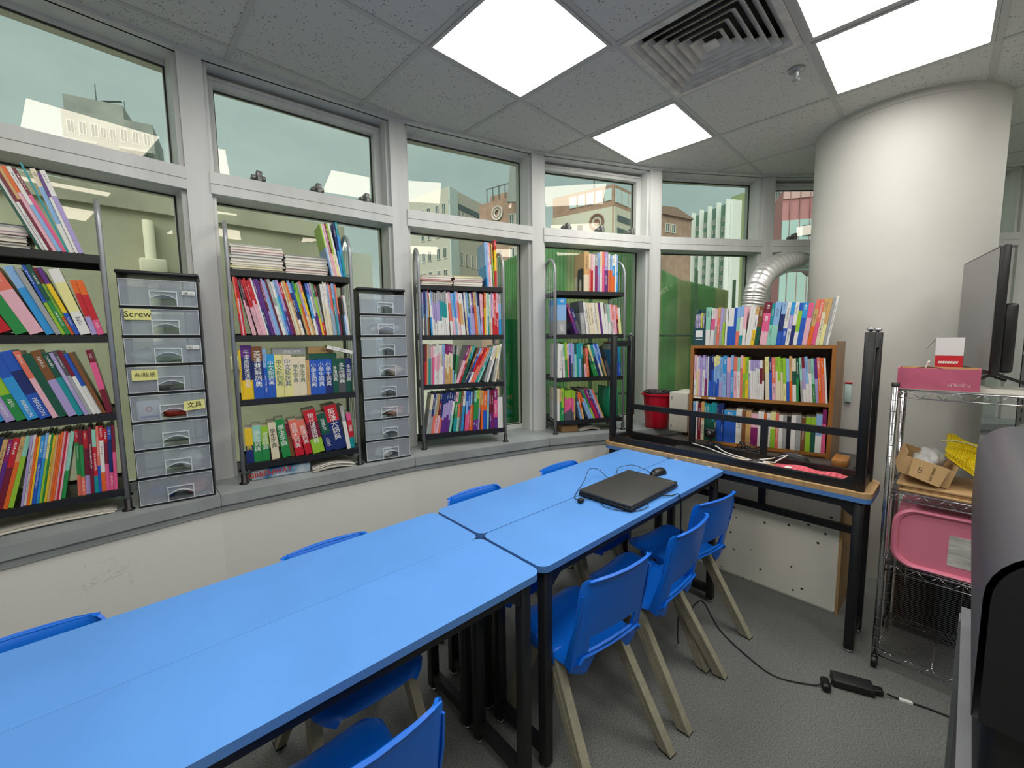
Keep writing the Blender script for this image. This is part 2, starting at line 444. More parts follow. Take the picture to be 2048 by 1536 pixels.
for j in range(-5, 7):
    a, b = gp(-6, j), gp(9, j); dd = (b - a).normalized(); pn = Vector((-dd.y, dd.x)); q = clip([a - pn * w, b - pn * w, b + pn * w, a + pn * w], ROOM)
    if len(q) >= 3: mb.prism(q, Z_CEIL + 0.0004, Z_CEIL + 0.0064)
mb.build('ceiling_grid', TBAR, ceil)
mb = MB(); mb.prism([(XB - .15, YB - .15), (FAC[-1].x + .3, YB - .15)] + [tuple(off(k, 0.3)) for k in range(NF, -1, -1)] + [(XB - .15, FAC[0].y + .3)], Z_CEIL + 0.25, Z_CEIL + 0.35); mb.build('slab_above', WALL_M, ceil)
mb = MB()
for k in range(NF):
    mb.prism([off(k, 0.2), off(k + 1, 0.2), off(k + 1, 0.3), off(k, 0.3)], Z_CEIL, Z_CEIL + 0.3)
mb.build('bulkhead', ALU, ceil)

# lights
EM = emis('light_diffuser', (255, 252, 246), LIGHT_L)
where = {(0, 2): 'square ceiling light panel above the near tables, beside the air vent', (2, 2): 'smaller-looking ceiling light panel nearest the middle windows',
         (2, 0): 'ceiling light panel just in front of the round column', (1, 0): 'ceiling light panel at the top edge, right of the air vent'}
for (i, j) in sorted(LIGHTS):
    c = (gp(i, j) + gp(i + 1, j + 1)) / 2
    lb = where.get((i, j), 'square ceiling light panel behind the camera')
    t = thing('ceiling_light', lb, 'ceiling light', (c.x, c.y, Z_CEIL), TH, 'square light panels in the ceiling grid')
    h = TILE / 2 - 0.013; f = 0.016
    mb = MB(); mb.box(-h, h, -h, -h + f, -0.003, 0.02); mb.box(-h, h, h - f, h, -0.003, 0.02); mb.box(-h, -h + f, -h + f, h - f, -0.003, 0.02); mb.box(h - f, h, -h + f, h - f, -0.003, 0.02)
    mb.build('light_frame', TBAR, t)
    mb = MB(); mb.box(-h, h, -h, h, 0.03, 0.035); mb.box(-h, h, -h, -h + .004, .02, .03); mb.box(-h, h, h - .004, h, .02, .03); mb.box(-h, -h + .004, -h, h, .02, .03); mb.box(h - .004, h, -h, h, .02, .03); mb.build('housing', TBAR, t)
    mb = MB(); q = h - f; mb.quad([(-q, -q, 0.001), (-q, q, 0.001), (q, q, 0.001), (q, -q, 0.001)]); mb.build('diffuser', EM, t)
# air vent: nested square louvre rings
c = (gp(*VENT) + gp(VENT[0] + 1, VENT[1] + 1)) / 2
t = thing('air_vent', 'square louvred air vent in the ceiling between the light panels', 'air vent', (c.x, c.y, Z_CEIL), TH)
VM = mat('dusty_vent_metal', (206, 202, 194), 0.55, noise=(14, 0.06)); h = TILE / 2 - 0.013
mb = MB(); mb.box(-h, h, -h, h, 0.10, 0.104); mb.build('back_plate', mat('vent_dark', (40, 40, 42), 0.8), t)
mb = MB(); f = 0.032
for (x0, x1, y0, y1) in ((-h, h, -h, -h + f), (-h, h, h - f, h), (-h, -h + f, -h + f, h - f), (h - f, h, -h + f, h - f)): mb.box(x0, x1, y0, y1, -0.006, 0.004)
mb.build('vent_frame', VM, t)
for r in range(6):
    a = h - f + 0.004 - r * 0.040; b = a - 0.036; zo, zi = -0.006, 0.030
    mb = MB(); th = 0.003
    for s in range(4):
        ang = s * math.pi / 2; Mr = Matrix.Rotation(ang, 4, 'Z')
        # slanted blade: low at the outside, high towards the inside; with thickness
        P = [(-a, -a, zo), (a, -a, zo), (b, -b, zi), (-b, -b, zi)]; Q = [(x, y, z + th) for x, y, z in P]
        vs = [tuple(Mr @ Vector(p)) for p in P + Q]
        mb.add(vs, [(0, 1, 2, 3), (7, 6, 5, 4), (0, 4, 5, 1), (1, 5, 6, 2), (2, 6, 7, 3), (3, 7, 4, 0)])
    mb.build('louvre_ring', VM, t)
mb = MB(); a = 0.03; mb.box(-a, a, -a, a, -0.008, -0.002); mb.build('centre_plate', VM, t)
# sprinkler
sx, sy = 2.46 * S, 0.668 * S
t = thing('sprinkler', 'small chrome sprinkler head on the ceiling near the column', 'sprinkler', (sx, sy, Z_CEIL + 0.003))
mb = MB(); mb.lathe([(0.001, 0.0), (0.038, 0.0), (0.036, -0.008), (0.018, -0.014), (0.001, -0.014)], 20); mb.build('rosette', STEEL, t)
mb = MB(); mb.lathe([(0.012, -0.012), (0.012, -0.03), (0.007, -0.034), (0.007, -0.05), (0.001, -0.05)], 14); mb.lathe([(0.001, -0.048), (0.018, -0.05), (0.018, -0.053), (0.001, -0.054)], 14); mb.build('nozzle', STEEL, t)

# round column
CX, CY, CR = 3.585 * S, 0.374 * S, 0.443 * S
mb = MB(); prof = [(CR, 0), (CR, 0.6), (CR, 1.4), (CR, 2.2), (CR, Z_CEIL - 0.035), (CR + 0.006, Z_CEIL - 0.032), (CR + 0.006, Z_CEIL + 0.02)]
mb.lathe(prof, 72, (CX, CY, 0)); 
col = mb.build('column', mat('cream_white_paint', (192, 191, 184), 0.75, noise=(1.5, 0.02), bump=(90, 0.1)), sharp=40)
tag(col, 'large round white painted column at the right', 'column'); col['kind'] = 'structure'

# ================================================================== TABLES
TT = 0.777
def rounded(x0, x1, y0, y1, r, n=5):
    out = []
    for (cx, cy, a0) in ((x1 - r, y0 + r, -90), (x1 - r, y1 - r, 0), (x0 + r, y1 - r, 90), (x0 + r, y0 + r, 180)):
        for k in range(n + 1):
            a = R_(a0 + 90 * k / n); out.append((cx + r * math.cos(a), cy + r * math.sin(a)))
    return out
def make_table(name, label, L, Wd, loc, rz=0, flip=False, group='long narrow blue-topped tables'):
    """origin at one corner on the floor, length along x, depth along y; front long side at y=0"""
    t = thing(name, label, 'table', loc, rz, group)
    if flip: t.rotation_euler = (math.pi, 0, rz)
    H = TT; th = 0.023
    mb = MB(); poly = rounded(0, L, 0, Wd, 0.035)
    n = len(poly)
    e = 0.0002
    inner = rounded(e, L - e, e, Wd - e, 0.0345)
    vs = [(x, y, H - th) for x, y in poly] + [(x, y, H - e) for x, y in poly] + [(x, y, H) for x, y in inner]
    fs = [(i, (i + 1) % n, n + (i + 1) % n, n + i) for i in range(n)]
    mb.add(vs, fs, 1); mb.add(vs, [(n + i, n + (i + 1) % n, 2 * n + (i + 1) % n, 2 * n + i) for i in range(n)], 0)
    mb.add(vs, [tuple(range(2 * n, 3 * n))], 0); mb.add(vs, [tuple(range(n - 1, -1, -1))], 2)
    mb.build('tabletop', [BLUETOP, TAN if flip else BLUEDGE, TAN], t)
    q = 0.038; ins = 0.03; zt = H - th
    px = (ins, L - ins - q); py = (0.02, Wd - 0.02 - q)
    for x in px:
        for y in py:
            mb = MB(); mb.rbox(x, x + q, y, y + q, 0.018, zt, 0.003, 1)
            lg = mb.build('leg', BLACK, t)
            mb = MB(); mb.lathe([(0.001, 0), (0.014, 0), (0.016, 0.004), (0.012, 0.012), (0.006, 0.014), (0.006, 0.022)], 14, (x + q / 2, y + q / 2, 0.0)); mb.build('glide', CHROME, lg)
    # apron rails under the top
    mb = MB(); a = 0.04
    mb.box(px[0] + q, px[1], py[0] + .004, py[0] + q - .008, zt - a, zt - .0005); mb.build('apron_rail', BLACK, t)
    mb = MB(); mb.box(px[0] + q, px[1], py[1] + .008, py[1] + q - .004, zt - a, zt - .0005); mb.build('apron_rail', BLACK, t)
    for x in px:
        mb = MB(); mb.box(x + .006, x + q - .006, py[0] + q, py[1], zt - a, zt - .0005); mb.build('apron_rail', BLACK, t)
        mb = MB(); mb.box(x + .004, x + q - .004, py[0] + q, py[1], 0.05, 0.09); mb.build('end_stretcher', BLACK, t)
    # rear modesty rail with two short struts up to the apron
    zr = H - 0.25
    mb = MB(); mb.box(px[0] + q, px[1], py[1] + .008, py[1] + q - .006, zr - 0.018, zr + 0.018); mb.build('rear_rail', BLACK, t)
    for fx in (0.36, 0.67):
        mb = MB(); x = px[0] + (px[1] - px[0]) * fx; mb.box(x - .018, x + .018, py[1] + .010, py[1] + q - .008, zr + 0.018, zt - a); mb.build('strut', BLACK, t)
    # gusset plates in the front corners
    for x, s in ((px[0] + q, 1), (px[1], -1)):
        mb = MB(); tri = [(x, zt - a), (x + s * 0.05, zt - a), (x, zt - a - 0.04)]
        y0, y1 = py[0] + .006, py[0] + .010
        vs = [(p[0], y0, p[1]) for p in tri] + [(p[0], y1, p[1]) for p in tri]
        mb.add(vs, [(0, 1, 2), (5, 4, 3), (0, 3, 4, 1), (1, 4, 5, 2), (2, 5, 3, 0)]); mb.build('gusset', BLACK, t)
    return t
make_table('table', 'blue-topped table with the closed laptop on it, beside the row of three chairs', 1.468, 0.3275, (0.921, 0.901, 0))
make_table('table', 'blue-topped table behind the laptop table, nearer the windows', 1.468, 0.3275, (0.921, 1.2325, 0))
make_table('table', 'nearest blue-topped table in the foreground, front row, with a chair pushed under', 1.5, 0.3285, (-0.592, 0.893, 0))
make_table('table', 'nearest blue-topped table in the foreground, rear row, along the window wall', 1.5, 0.3285, (-0.592, 1.2225, 0))
# cross table at the far end, and the identical one laid upside down on top of it
BX0, BX1, BY0, BY1 = 2.3915, 2.678, 0.262, 1.732
make_table('table', 'cross table at the far end carrying an upturned table', BY1 - BY0, BX1 - BX0, (BX0, BY1, 0), -math.pi / 2)
make_table('table', 'table lying upside down on the far cross table, black legs in the air', BY1 - BY0, BX1 - BX0, (BX0, BY0, TT * 2 + 0.0006), math.pi / 2, flip=True)

# ================================================================== CHAIRS
def grid_solid(pts, nu, nv, th, skip=()):
    """thickened sheet from a grid of points (nu x nv); skip = set of removed cells"""
    bm = bmesh.new(); V = [bm.verts.new(p) for p in pts]
    for i in range(nu - 1):
        for j in range(nv - 1):
            if (i, j) in skip: continue
            bm.faces.new((V[i * nv + j], V[(i + 1) * nv + j], V[(i + 1) * nv + j + 1], V[i * nv + j + 1]))
    bmesh.ops.delete(bm, geom=[v for v in bm.verts if not v.link_faces], context='VERTS')
    bmesh.ops.recalc_face_normals(bm, faces=bm.faces[:])
    bmesh.ops.solidify(bm, geom=bm.faces[:], thickness=th)
    bmesh.ops.recalc_face_normals(bm, faces=bm.faces[:])
    return bm
def make_chair(label):
    t = thing('classroom_chair', label, 'chair', (0, 0, 0), 0, 'blue plastic classroom chairs around the tables')
    hw = 0.178
    # ---- back panel: x columns, z rows
    xs = [-1, -.985, -.94, -.86, -.74, -.66, -.4, 0, .4, .66, .74, .86, .94, .985, 1]
    zs = [0.375, 0.385, 0.405, 0.430, 0.452, 0.466, 0.526, 0.536, 0.56, 0.62, 0.68, 0.715, 0.735, 0.746, 0.752]
    pts = []
    for i, u in enumerate(xs):
        for j, z in enumerate(zs):
            tz = (z - 0.375) / 0.377
            w = hw * (1.0 - 0.05 * (1 - tz) ** 2 - 0.03 * tz ** 2)
            # rounded top corners
            if z > 0.70: w -= 0.035 * (1 - math.sqrt(max(0, 1 - ((z - 0.70) / 0.056) ** 2))) * 0.9
            if z < 0.40: w -= 0.03 * ((0.40 - z) / 0.025) ** 2
            x = u * w
            zz = z
            if z < 0.45:                       # lower edge: drops into two side wings
                low = 0.43 - 0.055 * min(1, max(0, (abs(u) - 0.45) / 0.3)); zz = low + (0.45 - low) * (z - 0.375) / 0.075
            y = -0.163 - 0.062 * tz - 0.022 * (1 - (u * u)) * (0.4 + 0.6 * tz) + 0.016 * (abs(u) > 0.9) * (abs(u) - .9) / .1
            if z > 0.735: y -= 0.010 * ((z - 0.735) / 0.017)      # rolled top lip
            pts.append((x, y, zz))
    nu, nv = len(xs), len(zs)
    skip = {(i, 5) for i in range(5, 9)}
    bm = grid_solid(pts, nu, nv, 0.009, skip)
    mb = MB(); mb.bm(bm, smooth=True); mb.tube([(x * hw * .955, -0.226 - 0.022 * (1 - x * x), 0.7485) for x in (-.9, -.8, -.5, 0, .5, .8, .9)], [.003, .0055, .0062, .0062, .0062, .0055, .003], 8)
    # side returns of the back
    for s in (-1, 1):
        P = [(s * hw * .97, -.16, .40), (s * hw * .985, -.175, .5), (s * hw * .985, -.2, .6), (s * hw * .96, -.215, .7)]
        Q = [(s * (hw * .96 - .0), -.125, .41), (s * hw * .985, -.155, .5), (s * hw * .985, -.188, .6), (s * hw * .96, -.207, .7)]
        for i in range(3):
            a, b, c, d = P[i], P[i + 1], Q[i + 1], Q[i]; e = Vector((s * -.006, 0, 0))
            mb.add([a, b, c, d] + [tuple(Vector(p) + e) for p in (a, b, c, d)], [(0, 1, 2, 3), (7, 6, 5, 4), (0, 4, 5, 1), (1, 5, 6, 2), (2, 6, 7, 3), (3, 7, 4, 0)])
    mb.build('backrest', BLUE, t, sharp=50)
    # ---- seat pan
    xs2 = [-1, -.97, -.88, -.7, -.35, 0, .35, .7, .88, .97, 1]
    ys = [-.185, -.165, -.14, -.10, -.04, .04, .11, .155, .185, .20, .205]
    pts = []
    for u in xs2:
        for k, y in enumerate(ys):
            tv = (y + .185) / .39
            w = hw * (0.90 + 0.12 * math.sin(math.pi * min(1, tv * 1.05) * .62))
            if y > .15: w -= 0.05 * ((y - .15) / .055) ** 2
            z = 0.425 - 0.012 * (1 - u * u) + 0.015 * max(0, (y - .0) / .2)
            if y < -.12: z += 0.040 * ((-.12 - y) / .065) ** 2
            if y > .155: z -= 0.030 * ((y - .155) / .05) ** 1.5
            if abs(u) > .9: z -= 0.022 * (abs(u) - .9) / .1
            pts.append((u * w, y, z))
    bm = grid_solid(pts, len(xs2), len(ys), 0.008)
    mb = MB(); mb.bm(bm, smooth=True)
    for s in (-1, 1):            # leg pockets moulded under the seat edge
        mb.rbox(s * .150 - .026, s * .150 + .026, -.075, -.005, .372, .425, .008)
        mb.rbox(s * .150 - .026, s * .150 + .026, .02, .09, .372, .425, .008)
    mb.build('seat', BLUE, t, sharp=50)
    # ---- legs: flat sand-coloured profile with two shallow flutes, inverted V each side
    for s in (-1, 1):
        for (y0, y1) in ((-.04, -.295), (.055, .20)):
            a = Vector((s * .152, y0, .405)); b = Vector((s * .186, y1, .0))
            wt, wb, d = .031, .025, .0165
            ax = Vector((0, 1, 0)); sx = Vector((1, 0, 0))
            mb = MB()
            prof = [(-1, -1), (-.35, -1), (-.28, -.7), (-.12, -.7), (-.05, -1), (1, -1), (1, 1), (-.05, 1), (-.12, .7), (-.28, .7), (-.35, 1), (-1, 1)]
            m = len(prof); vs = []
            for (p, w) in ((a, wt), (b + Vector((0, 0, .004)), wb)):
                for (u, v) in prof: vs.append(tuple(p + ax * (u * w) + sx * (v * d)))
            mb.add(vs, [tuple(range(m))[::-1], tuple(range(m, 2 * m))] + [(i, (i + 1) % m, m + (i + 1) % m, m + i) for i in range(m)])
            lg = mb.build('leg', LEG, t)
            mb = MB(); mb.box(b.x - d * 1.1, b.x + d * 1.1, b.y - wb * 1.05, b.y + wb * 1.05, 0.0, 0.0045); mb.build('foot_pad', BLACK2, lg)
    return t
ch = make_chair('blue plastic chair nearest the table leg, first of the row of three')
ch.location = (1.185, 0.985, 0); ch.rotation_euler = (0, 0, R_(-7))
dup(ch, (1.635, 0.965, 0), R_(2), 'blue plastic chair in the middle of the row of three')
dup(ch, (2.045, 1.010, 0), R_(-9), 'blue plastic chair closest to the far cross table, last of three')
dup(ch, (0.275, 0.955, 0), R_(0), 'blue plastic chair at the bottom edge, pushed under the nearest table')
dup(ch, (-0.275, 1.43, 0), R_(180), 'blue plastic chair on the window side at the far left')
dup(ch, (0.485, 1.40, 0), R_(180), 'blue plastic chair on the window side, second from the left')
dup(ch, (1.22, 1.462, 0), R_(180), 'blue plastic chair on the window side, third from the left')
dup(ch, (1.848, 1.45, 0), R_(180), 'blue plastic chair on the window side beside the cross table')

# ================================================================== BOOKS
PAL = dict(W=('white', (228, 226, 220)), I=('ivory', (226, 214, 184)), K=('black', (30, 30, 34)), g=('grey', (160, 162, 162)), d=('dark-grey', (84, 86, 92)),
 R=('red', (196, 30, 44)), M=('maroon', (118, 24, 48)), P=('pink', (226, 92, 140)), p=('pale-pink', (232, 178, 190)), O=('orange', (228, 104, 36)), T=('tan', (206, 164, 104)),
 Y=('yellow', (238, 198, 34)), y=('pale-yellow', (230, 224, 150)), L=('lime', (150, 196, 52)), G=('green', (40, 140, 70)), D=('dark-green', (22, 84, 66)), E=('mint', (146, 206, 184)),
 C=('teal', (22, 146, 152)), c=('sky-blue', (48, 150, 214)), B=('blue', (38, 88, 186)), b=('light-blue', (138, 178, 222)), N=('navy', (30, 46, 108)), V=('purple', (96, 44, 130)),
 v=('lavender', (170, 154, 204)), U=('plum', (134, 34, 100)), S=('salmon', (228, 116, 96)), m=('brown', (126, 80, 44)))
def book_mat():
    m = bpy.data.materials.new('printed_book_cover'); m.use_nodes = True
    nt = m.node_tree; N = nt.nodes.new; Lk = nt.links.new; p = nt.nodes['Principled BSDF']; p.inputs['Roughness'].default_value = 0.34
    ca = N('ShaderNodeVertexColor'); ca.layer_name = 'Col'
    uv = N('ShaderNodeUVMap'); uv.uv_map = 'spine'; tz = N('ShaderNodeUVMap'); tz.uv_map = 'print'
    sp = N('ShaderNodeSeparateXYZ'); Lk(uv.outputs[0], sp.inputs[0]); st = N('ShaderNodeSeparateXYZ'); Lk(tz.outputs[0], st.inputs[0])
    def math_(op, a, b=None):
        n = N('ShaderNodeMath'); n.operation = op
        for i, x in enumerate((a, b)):
            if x is None: continue
            if isinstance(x, (int, float)): n.inputs[i].default_value = x
            else: Lk(x, n.inputs[i])
        return n.outputs[0]
    u, v = sp.outputs[0], sp.outputs[1]
    cell = math_('FRACT', math_('DIVIDE', v, 0.0085))
    inv = math_('MULTIPLY', math_('GREATER_THAN', cell, 0.14), math_('LESS_THAN', cell, 0.9))
    inu = math_('MULTIPLY', math_('GREATER_THAN', u, 0.3), math_('LESS_THAN', u, 0.7))
    cb = N('ShaderNodeCombineXYZ'); Lk(math_('MULTIPLY', u, 4.0), cb.inputs[0]); Lk(math_('MULTIPLY', v, 520.0), cb.inputs[1]); 
    oi = N('ShaderNodeObjectInfo'); Lk(math_('MULTIPLY', oi.outputs['Random'], 50.0), cb.inputs[2])
    nz = N('ShaderNodeTexNoise'); nz.inputs['Scale'].default_value = 1.0; nz.inputs['Detail'].default_value = 1; Lk(cb.outputs[0], nz.inputs['Vector'])
    ink = math_('GREATER_THAN', nz.outputs['Fac'], 0.5)
    mask = math_('MULTIPLY', math_('MULTIPLY', inv, inu), math_('MULTIPLY', ink, math_('GREATER_THAN', st.outputs[1], 0.5)))
    tc = N('ShaderNodeValToRGB'); tc.color_ramp.elements[0].color = rgb((70, 70, 90)); tc.color_ramp.elements[1].color = rgb((226, 224, 218)); Lk(st.outputs[0], tc.inputs[0])
    mx = N('ShaderNodeMixRGB'); Lk(mask, mx.inputs[0]); Lk(ca.outputs['Color'], mx.inputs[1]); Lk(tc.outputs['Color'], mx.inputs[2])
    Lk(mx.outputs[0], p.inputs['Base Color'])
    return m
BOOK = book_mat()
def book_mesh(w, h, dep, bands, pages=(218, 210, 192), text=True):
    """upright book: spine on the y=0 face, width along x from 0 to w, depth +y, height z; bands = colours top to bottom"""
    v = []; f = []; col = []; uv1 = []; uv2 = []
    t = min(0.0016, w * 0.2)
    def box(x0, x1, y0, y1, z0, z1, c, spine=False, tx=(0, 0)):
        n = len(v); v.extend([(x0, y0, z0), (x1, y0, z0), (x1, y1, z0), (x0, y1, z0), (x0, y0, z1), (x1, y0, z1), (x1, y1, z1), (x0, y1, z1)])
        for k, q in enumerate([(0, 3, 2, 1), (4, 5, 6, 7), (0, 1, 5, 4), (1, 2, 6, 5), (2, 3, 7, 6), (3, 0, 4, 7)]):
            f.append(tuple(n + i for i in q)); col.extend([c] * 4)
            if spine and k == 2:
                uv1.extend([(0, z0), (1, z0), (1, z1), (0, z1)]); uv2.extend([tx] * 4)
            else: uv1.extend([(-1, -1)] * 4); uv2.extend([(0, 0)] * 4)
    cols = [rgb(PAL[b][1]) for b in bands]
    nb = len(cols)
    cuts = [0.0, 1.0] if nb == 1 else ([0, random.uniform(.28, .62), 1] if nb == 2 else [0, random.uniform(.18, .3), random.uniform(.55, .75), 1])
    for i in range(nb):
        za, zb = h * (1 - cuts[i + 1]), h * (1 - cuts[i])
        c = cols[i]; lum = c[0] * .3 + c[1] * .6 + c[2] * .1
        tx = (0.0 if lum > 0.38 else 1.0, 1.0 if (text and w > 0.005 and random.random() < (.6 if i == 0 else .3)) else 0.0)
        zc = zb - (zb - za) * random.uniform(.12, .3); zd = zc - (zc - za) * random.uniform(.35, .8)
        box(0, w, 0, t, zc, zb, c); box(0, w, 0, t, zd, zc, c, True, tx); box(0, w, 0, t, za, zd, c)
        box(0, t, t, dep, za, zb, c); box(w - t, w, t, dep, za, zb, c)
    if w > 3 * t:
        box(t, w - t, t, dep - 0.003, 0.0025, h - 0.0025, rgb(pages))
    me = bpy.data.meshes.new('book'); me.from_pydata(v, [], f); me.materials.append(BOOK)
    a = me.color_attributes.new('Col', 'FLOAT_COLOR', 'CORNER'); a.data.foreach_set('color', [x for c in col for x in c])
    l = me.uv_layers.new(name='spine'); l.data.foreach_set('uv', [x for c in uv1 for x in c])
    l = me.uv_layers.new(name='print'); l.data.foreach_set('uv', [x for c in uv2 for x in c])
    me.update(); return me
ORD = ['', 'first', 'second', 'third', 'fourth', 'fifth', 'sixth', 'seventh', 'eighth', 'ninth', 'tenth', 'eleventh', 'twelfth', 'thirteenth', 'fourteenth', 'fifteenth', 'sixteenth', 'seventeenth', 'eighteenth', 'nineteenth']
TENS = {2: 'twent', 3: 'thirt', 4: 'fort', 5: 'fift'}
def ordw(n):
    if n < 20: return ORD[n]
    a, b = divmod(n, 10); return TENS[a] + ('ieth' if b == 0 else 'y-' + ORD[b])
def colw(bands):
    out = []
    for b in bands:
        n = PAL[b][0]
        if n not in out: out.append(n)
    return ' and '.join(out[:2])
def parse(row):
    """tokens 'width:bands[^height]' or '@lean' or '+gap'; 'n*' repeats"""
    out = []; lean = 0.0
    for tk in row.split():
        if tk[0] == '@': lean = float(tk[1:]); continue
        if tk[0] == '+': out.append(('gap', float(tk[1:]))); continue
        k = 1
        if '*' in tk: a, tk = tk.split('*'); k = int(a)
        h = None; txt = None
        if '=' in tk: tk, txt = tk.split('=')
        if '^' in tk: tk, hh = tk.split('^'); h = float(hh) / 1000
        w, bands = tk.split(':'); 
        for _ in range(k): out.append((float(w) / 1000, bands.replace('/', ''), h, lean, txt))
    return out
def place_row(row, frm, x0, x1, z, hmax, place, kind='textbook', dep=0.19, hmin=None, group=None, y0=0.0, fit=True, first=1):
    """frm: 4x4 of the unit (x along the shelf, y into it); books fill x0..x1 standing on z"""
    items = parse(row); hmin = hmin or hmax * 0.94
    def run(sc, emit):
        x = x0; prev = (0.0, 0.0); n = first - 1; ext = x0
        for it in items:
            if it[0] == 'gap': x += it[1] / 1000; prev = (0.0, 0.0); continue
            w, bands, h, lean, txt = it; w = w * sc; a = R_(lean); n += 1
            hh = h or emit_h[n - 1]
            if lean < prev[0] - 0.01:      # leans further left than its neighbour: leave the wedge between them
                x += hh * 0.93 * (math.sin(R_(prev[0])) - math.sin(a))
            if emit: emit(n, x, w, hh, bands, a, txt)
            x += w / math.cos(a) + 0.0006; prev = (lean, hh); ext = max(ext, x, x + hh * math.sin(a))
        return ext
    cnt = sum(1 for i in items if i[0] != 'gap') + first
    emit_h = [random.uniform(hmin, hmax) for _ in range(cnt + 1)]
    sc = 1.0
    if fit:
        lo, hi = 0.15, 5.0
        for _ in range(40):
            sc = (lo + hi) / 2
            if run(sc, None) > x1: hi = sc
            else: lo = sc
        sc = lo
    def emit(n, x, w, h, bands, a, txt=None):
        h2 = h
        me = book_mesh(w, h2, dep * random.uniform(.93, 1.0), bands, text=not txt)
        o = bpy.data.objects.new(kind, me); COL.objects.link(o)
        yy = y0 + random.uniform(0, 0.008)
        # lean about the depth axis; a>0 leans to the right (pivot = right bottom corner), a<0 to the left
        if a >= 0: L = Matrix.Translation((x + w * math.cos(a) if a > 0 else x + w, yy, z)) @ Matrix.Rotation(a, 4, 'Y') @ Matrix.Translation((-w, 0, 0))
        else: L = Matrix.Translation((x + 0.0, yy, z)) @ Matrix.Rotation(a, 4, 'Y')
        o.matrix_world = frm @ L
        if txt:
            tcol = txt[0]; body = txt[1:]; tm = mat('title_ink_' + tcol, {'w': (240, 240, 234), 'k': (36, 40, 44), 'g': (40, 96, 84), 'b': (30, 60, 140), 'y': (240, 208, 60)}[tcol], .5)
            if body.isascii(): text_obj('spine_title', body, w * .55, tm, o, frame((w / 2, -.0006, h * .17), (0, 0, -1), (1, 0, 0)))
            else: text_obj('spine_title', '\n'.join(body), min(w * .78, h * .74 / len(body)), tm, o, frame((w / 2, -.0006, h * .56), (1, 0, 0), (0, 0, 1)), space=.95)
        tag(o, '%s %s, %s from left, %s' % (colw(bands), kind.replace('_', ' '), ordw(n), place), 'book', group or ('books on the ' + place))
    run(sc, emit)
    return cnt - first

def flat_stack(frm, x0, x1, y0, z, specs, place, kind='exercise_book', skew=0.006, group=None):
    """lying sheaf: specs = list of (thickness, band)"""
    zz = z; W_ = x1 - x0
    for n, (t, band, dep) in enumerate(specs):
        me = book_mesh(t, W_, dep, band, pages=(222, 216, 204), text=False)
        o = bpy.data.objects.new(kind, me); COL.objects.link(o)
        dx, dy = random.uniform(-skew, skew), random.uniform(0, skew)
        # book width becomes vertical, height becomes x: pages edge shows
        L = Matrix.Translation((x0 + dx, y0 + dy + dep, zz)) @ Matrix(((0, 0, 1, 0), (0, -1, 0, 0), (1, 0, 0, 0), (0, 0, 0, 1)))
        o.matrix_world = frm @ L
        tag(o, '%s %s, %s from the bottom of the %s' % (colw(band), kind.replace('_', ' '), ordw(n + 1), place), 'book', group or ('books in the ' + place))
        zz += t + 0.0006
    return zz

# ================================================================== BOOK RACKS ON THE SILL
SH = [ZR(-0.573), ZR(-0.268), ZR(0.034), ZR(0.333)]     # shelf surfaces
RW, RD = 0.552, 0.25
def make_rack():
    t = thing('book_rack', 'rack', 'book rack', (0, 0, 0), 0, 'four-shelf metal book racks on the window sill')
    r = 0.0095
    zt = ZR(0.56) - Z_SILL
    for x in (0.0, RW):
        pts = [(x, 0, 0.03), (x, 0, zt - 0.125)]
        for k in range(1, 12):
            a = math.pi * k / 12; pts.append((x, RD / 2 - RD / 2 * math.cos(a), zt - 0.125 + 0.125 * math.sin(a)))
        pts += [(x, RD, zt - 0.125), (x, RD, 0.03)]
        mb = MB(); mb.tube(pts, r, 10); fr = mb.build('end_frame', STEEL, t)
        mb = MB()
        for k in range(1, 6):
            y = RD * k / 6; mb.tube([(x, y, 0.09), (x, y, zt - 0.05 - .045 * abs(k - 3) / 2)], 0.0017, 5)
        for z in (0.09, 0.26, 0.42, 0.57, 0.73, 0.90, 1.07): mb.tube([(x, 0.0, z), (x, RD, z)], 0.0017, 5)
        mb.build('wire_mesh', STEEL, fr)
        for y in (0, RD):
            mb = MB(); mb.lathe([(0.001, 0), (0.021, 0), (0.021, 0.006), (0.012, 0.012), (0.0125, 0.05), (0.010, 0.052)], 14, (x, y, 0)); mb.build('foot', BLACK2, fr)
    for z in SH:
        zz = z - Z_SILL; mb = MB()
        mb.box(0.004, RW - 0.004, 0.004, RD - .004, zz - 0.006, zz)
        mb.box(0.004, RW - 0.004, -0.006, 0.004, zz - 0.030, zz); mb.box(0.004, RW - 0.004, RD - .004, RD, zz - 0.03, zz + 0.012)
        mb.box(0.004, 0.012, 0.004, RD - .004, zz - 0.03, zz - .006); mb.box(RW - .012, RW - 0.004, 0.004, RD - .004, zz - 0.03, zz - .006)
        mb.build('shelf', BLACK, t)
    return t
RK = {}
rk = make_rack()
def rack_frame(fl, fr):
    a = Vector(fl) * S; b = Vector(fr) * S; d = (b - a).normalized(); return a, math.atan2(d.y, d.x)
RACKP = {1: ((-0.582, 2.262), (-0.052, 2.273), 'silver and black book rack at the left edge, below an orange and white leaning row'),
         2: ((0.343, 2.313), (0.866, 2.233), 'silver and black book rack standing between the two drawer towers'),
         3: ((1.272, 2.262), (1.755, 2.058), 'silver and black book rack just right of the unlabelled drawer tower'),
         4: ((2.146, 1.968), (2.610, 1.722), 'silver and black book rack behind the upturned black table legs')}
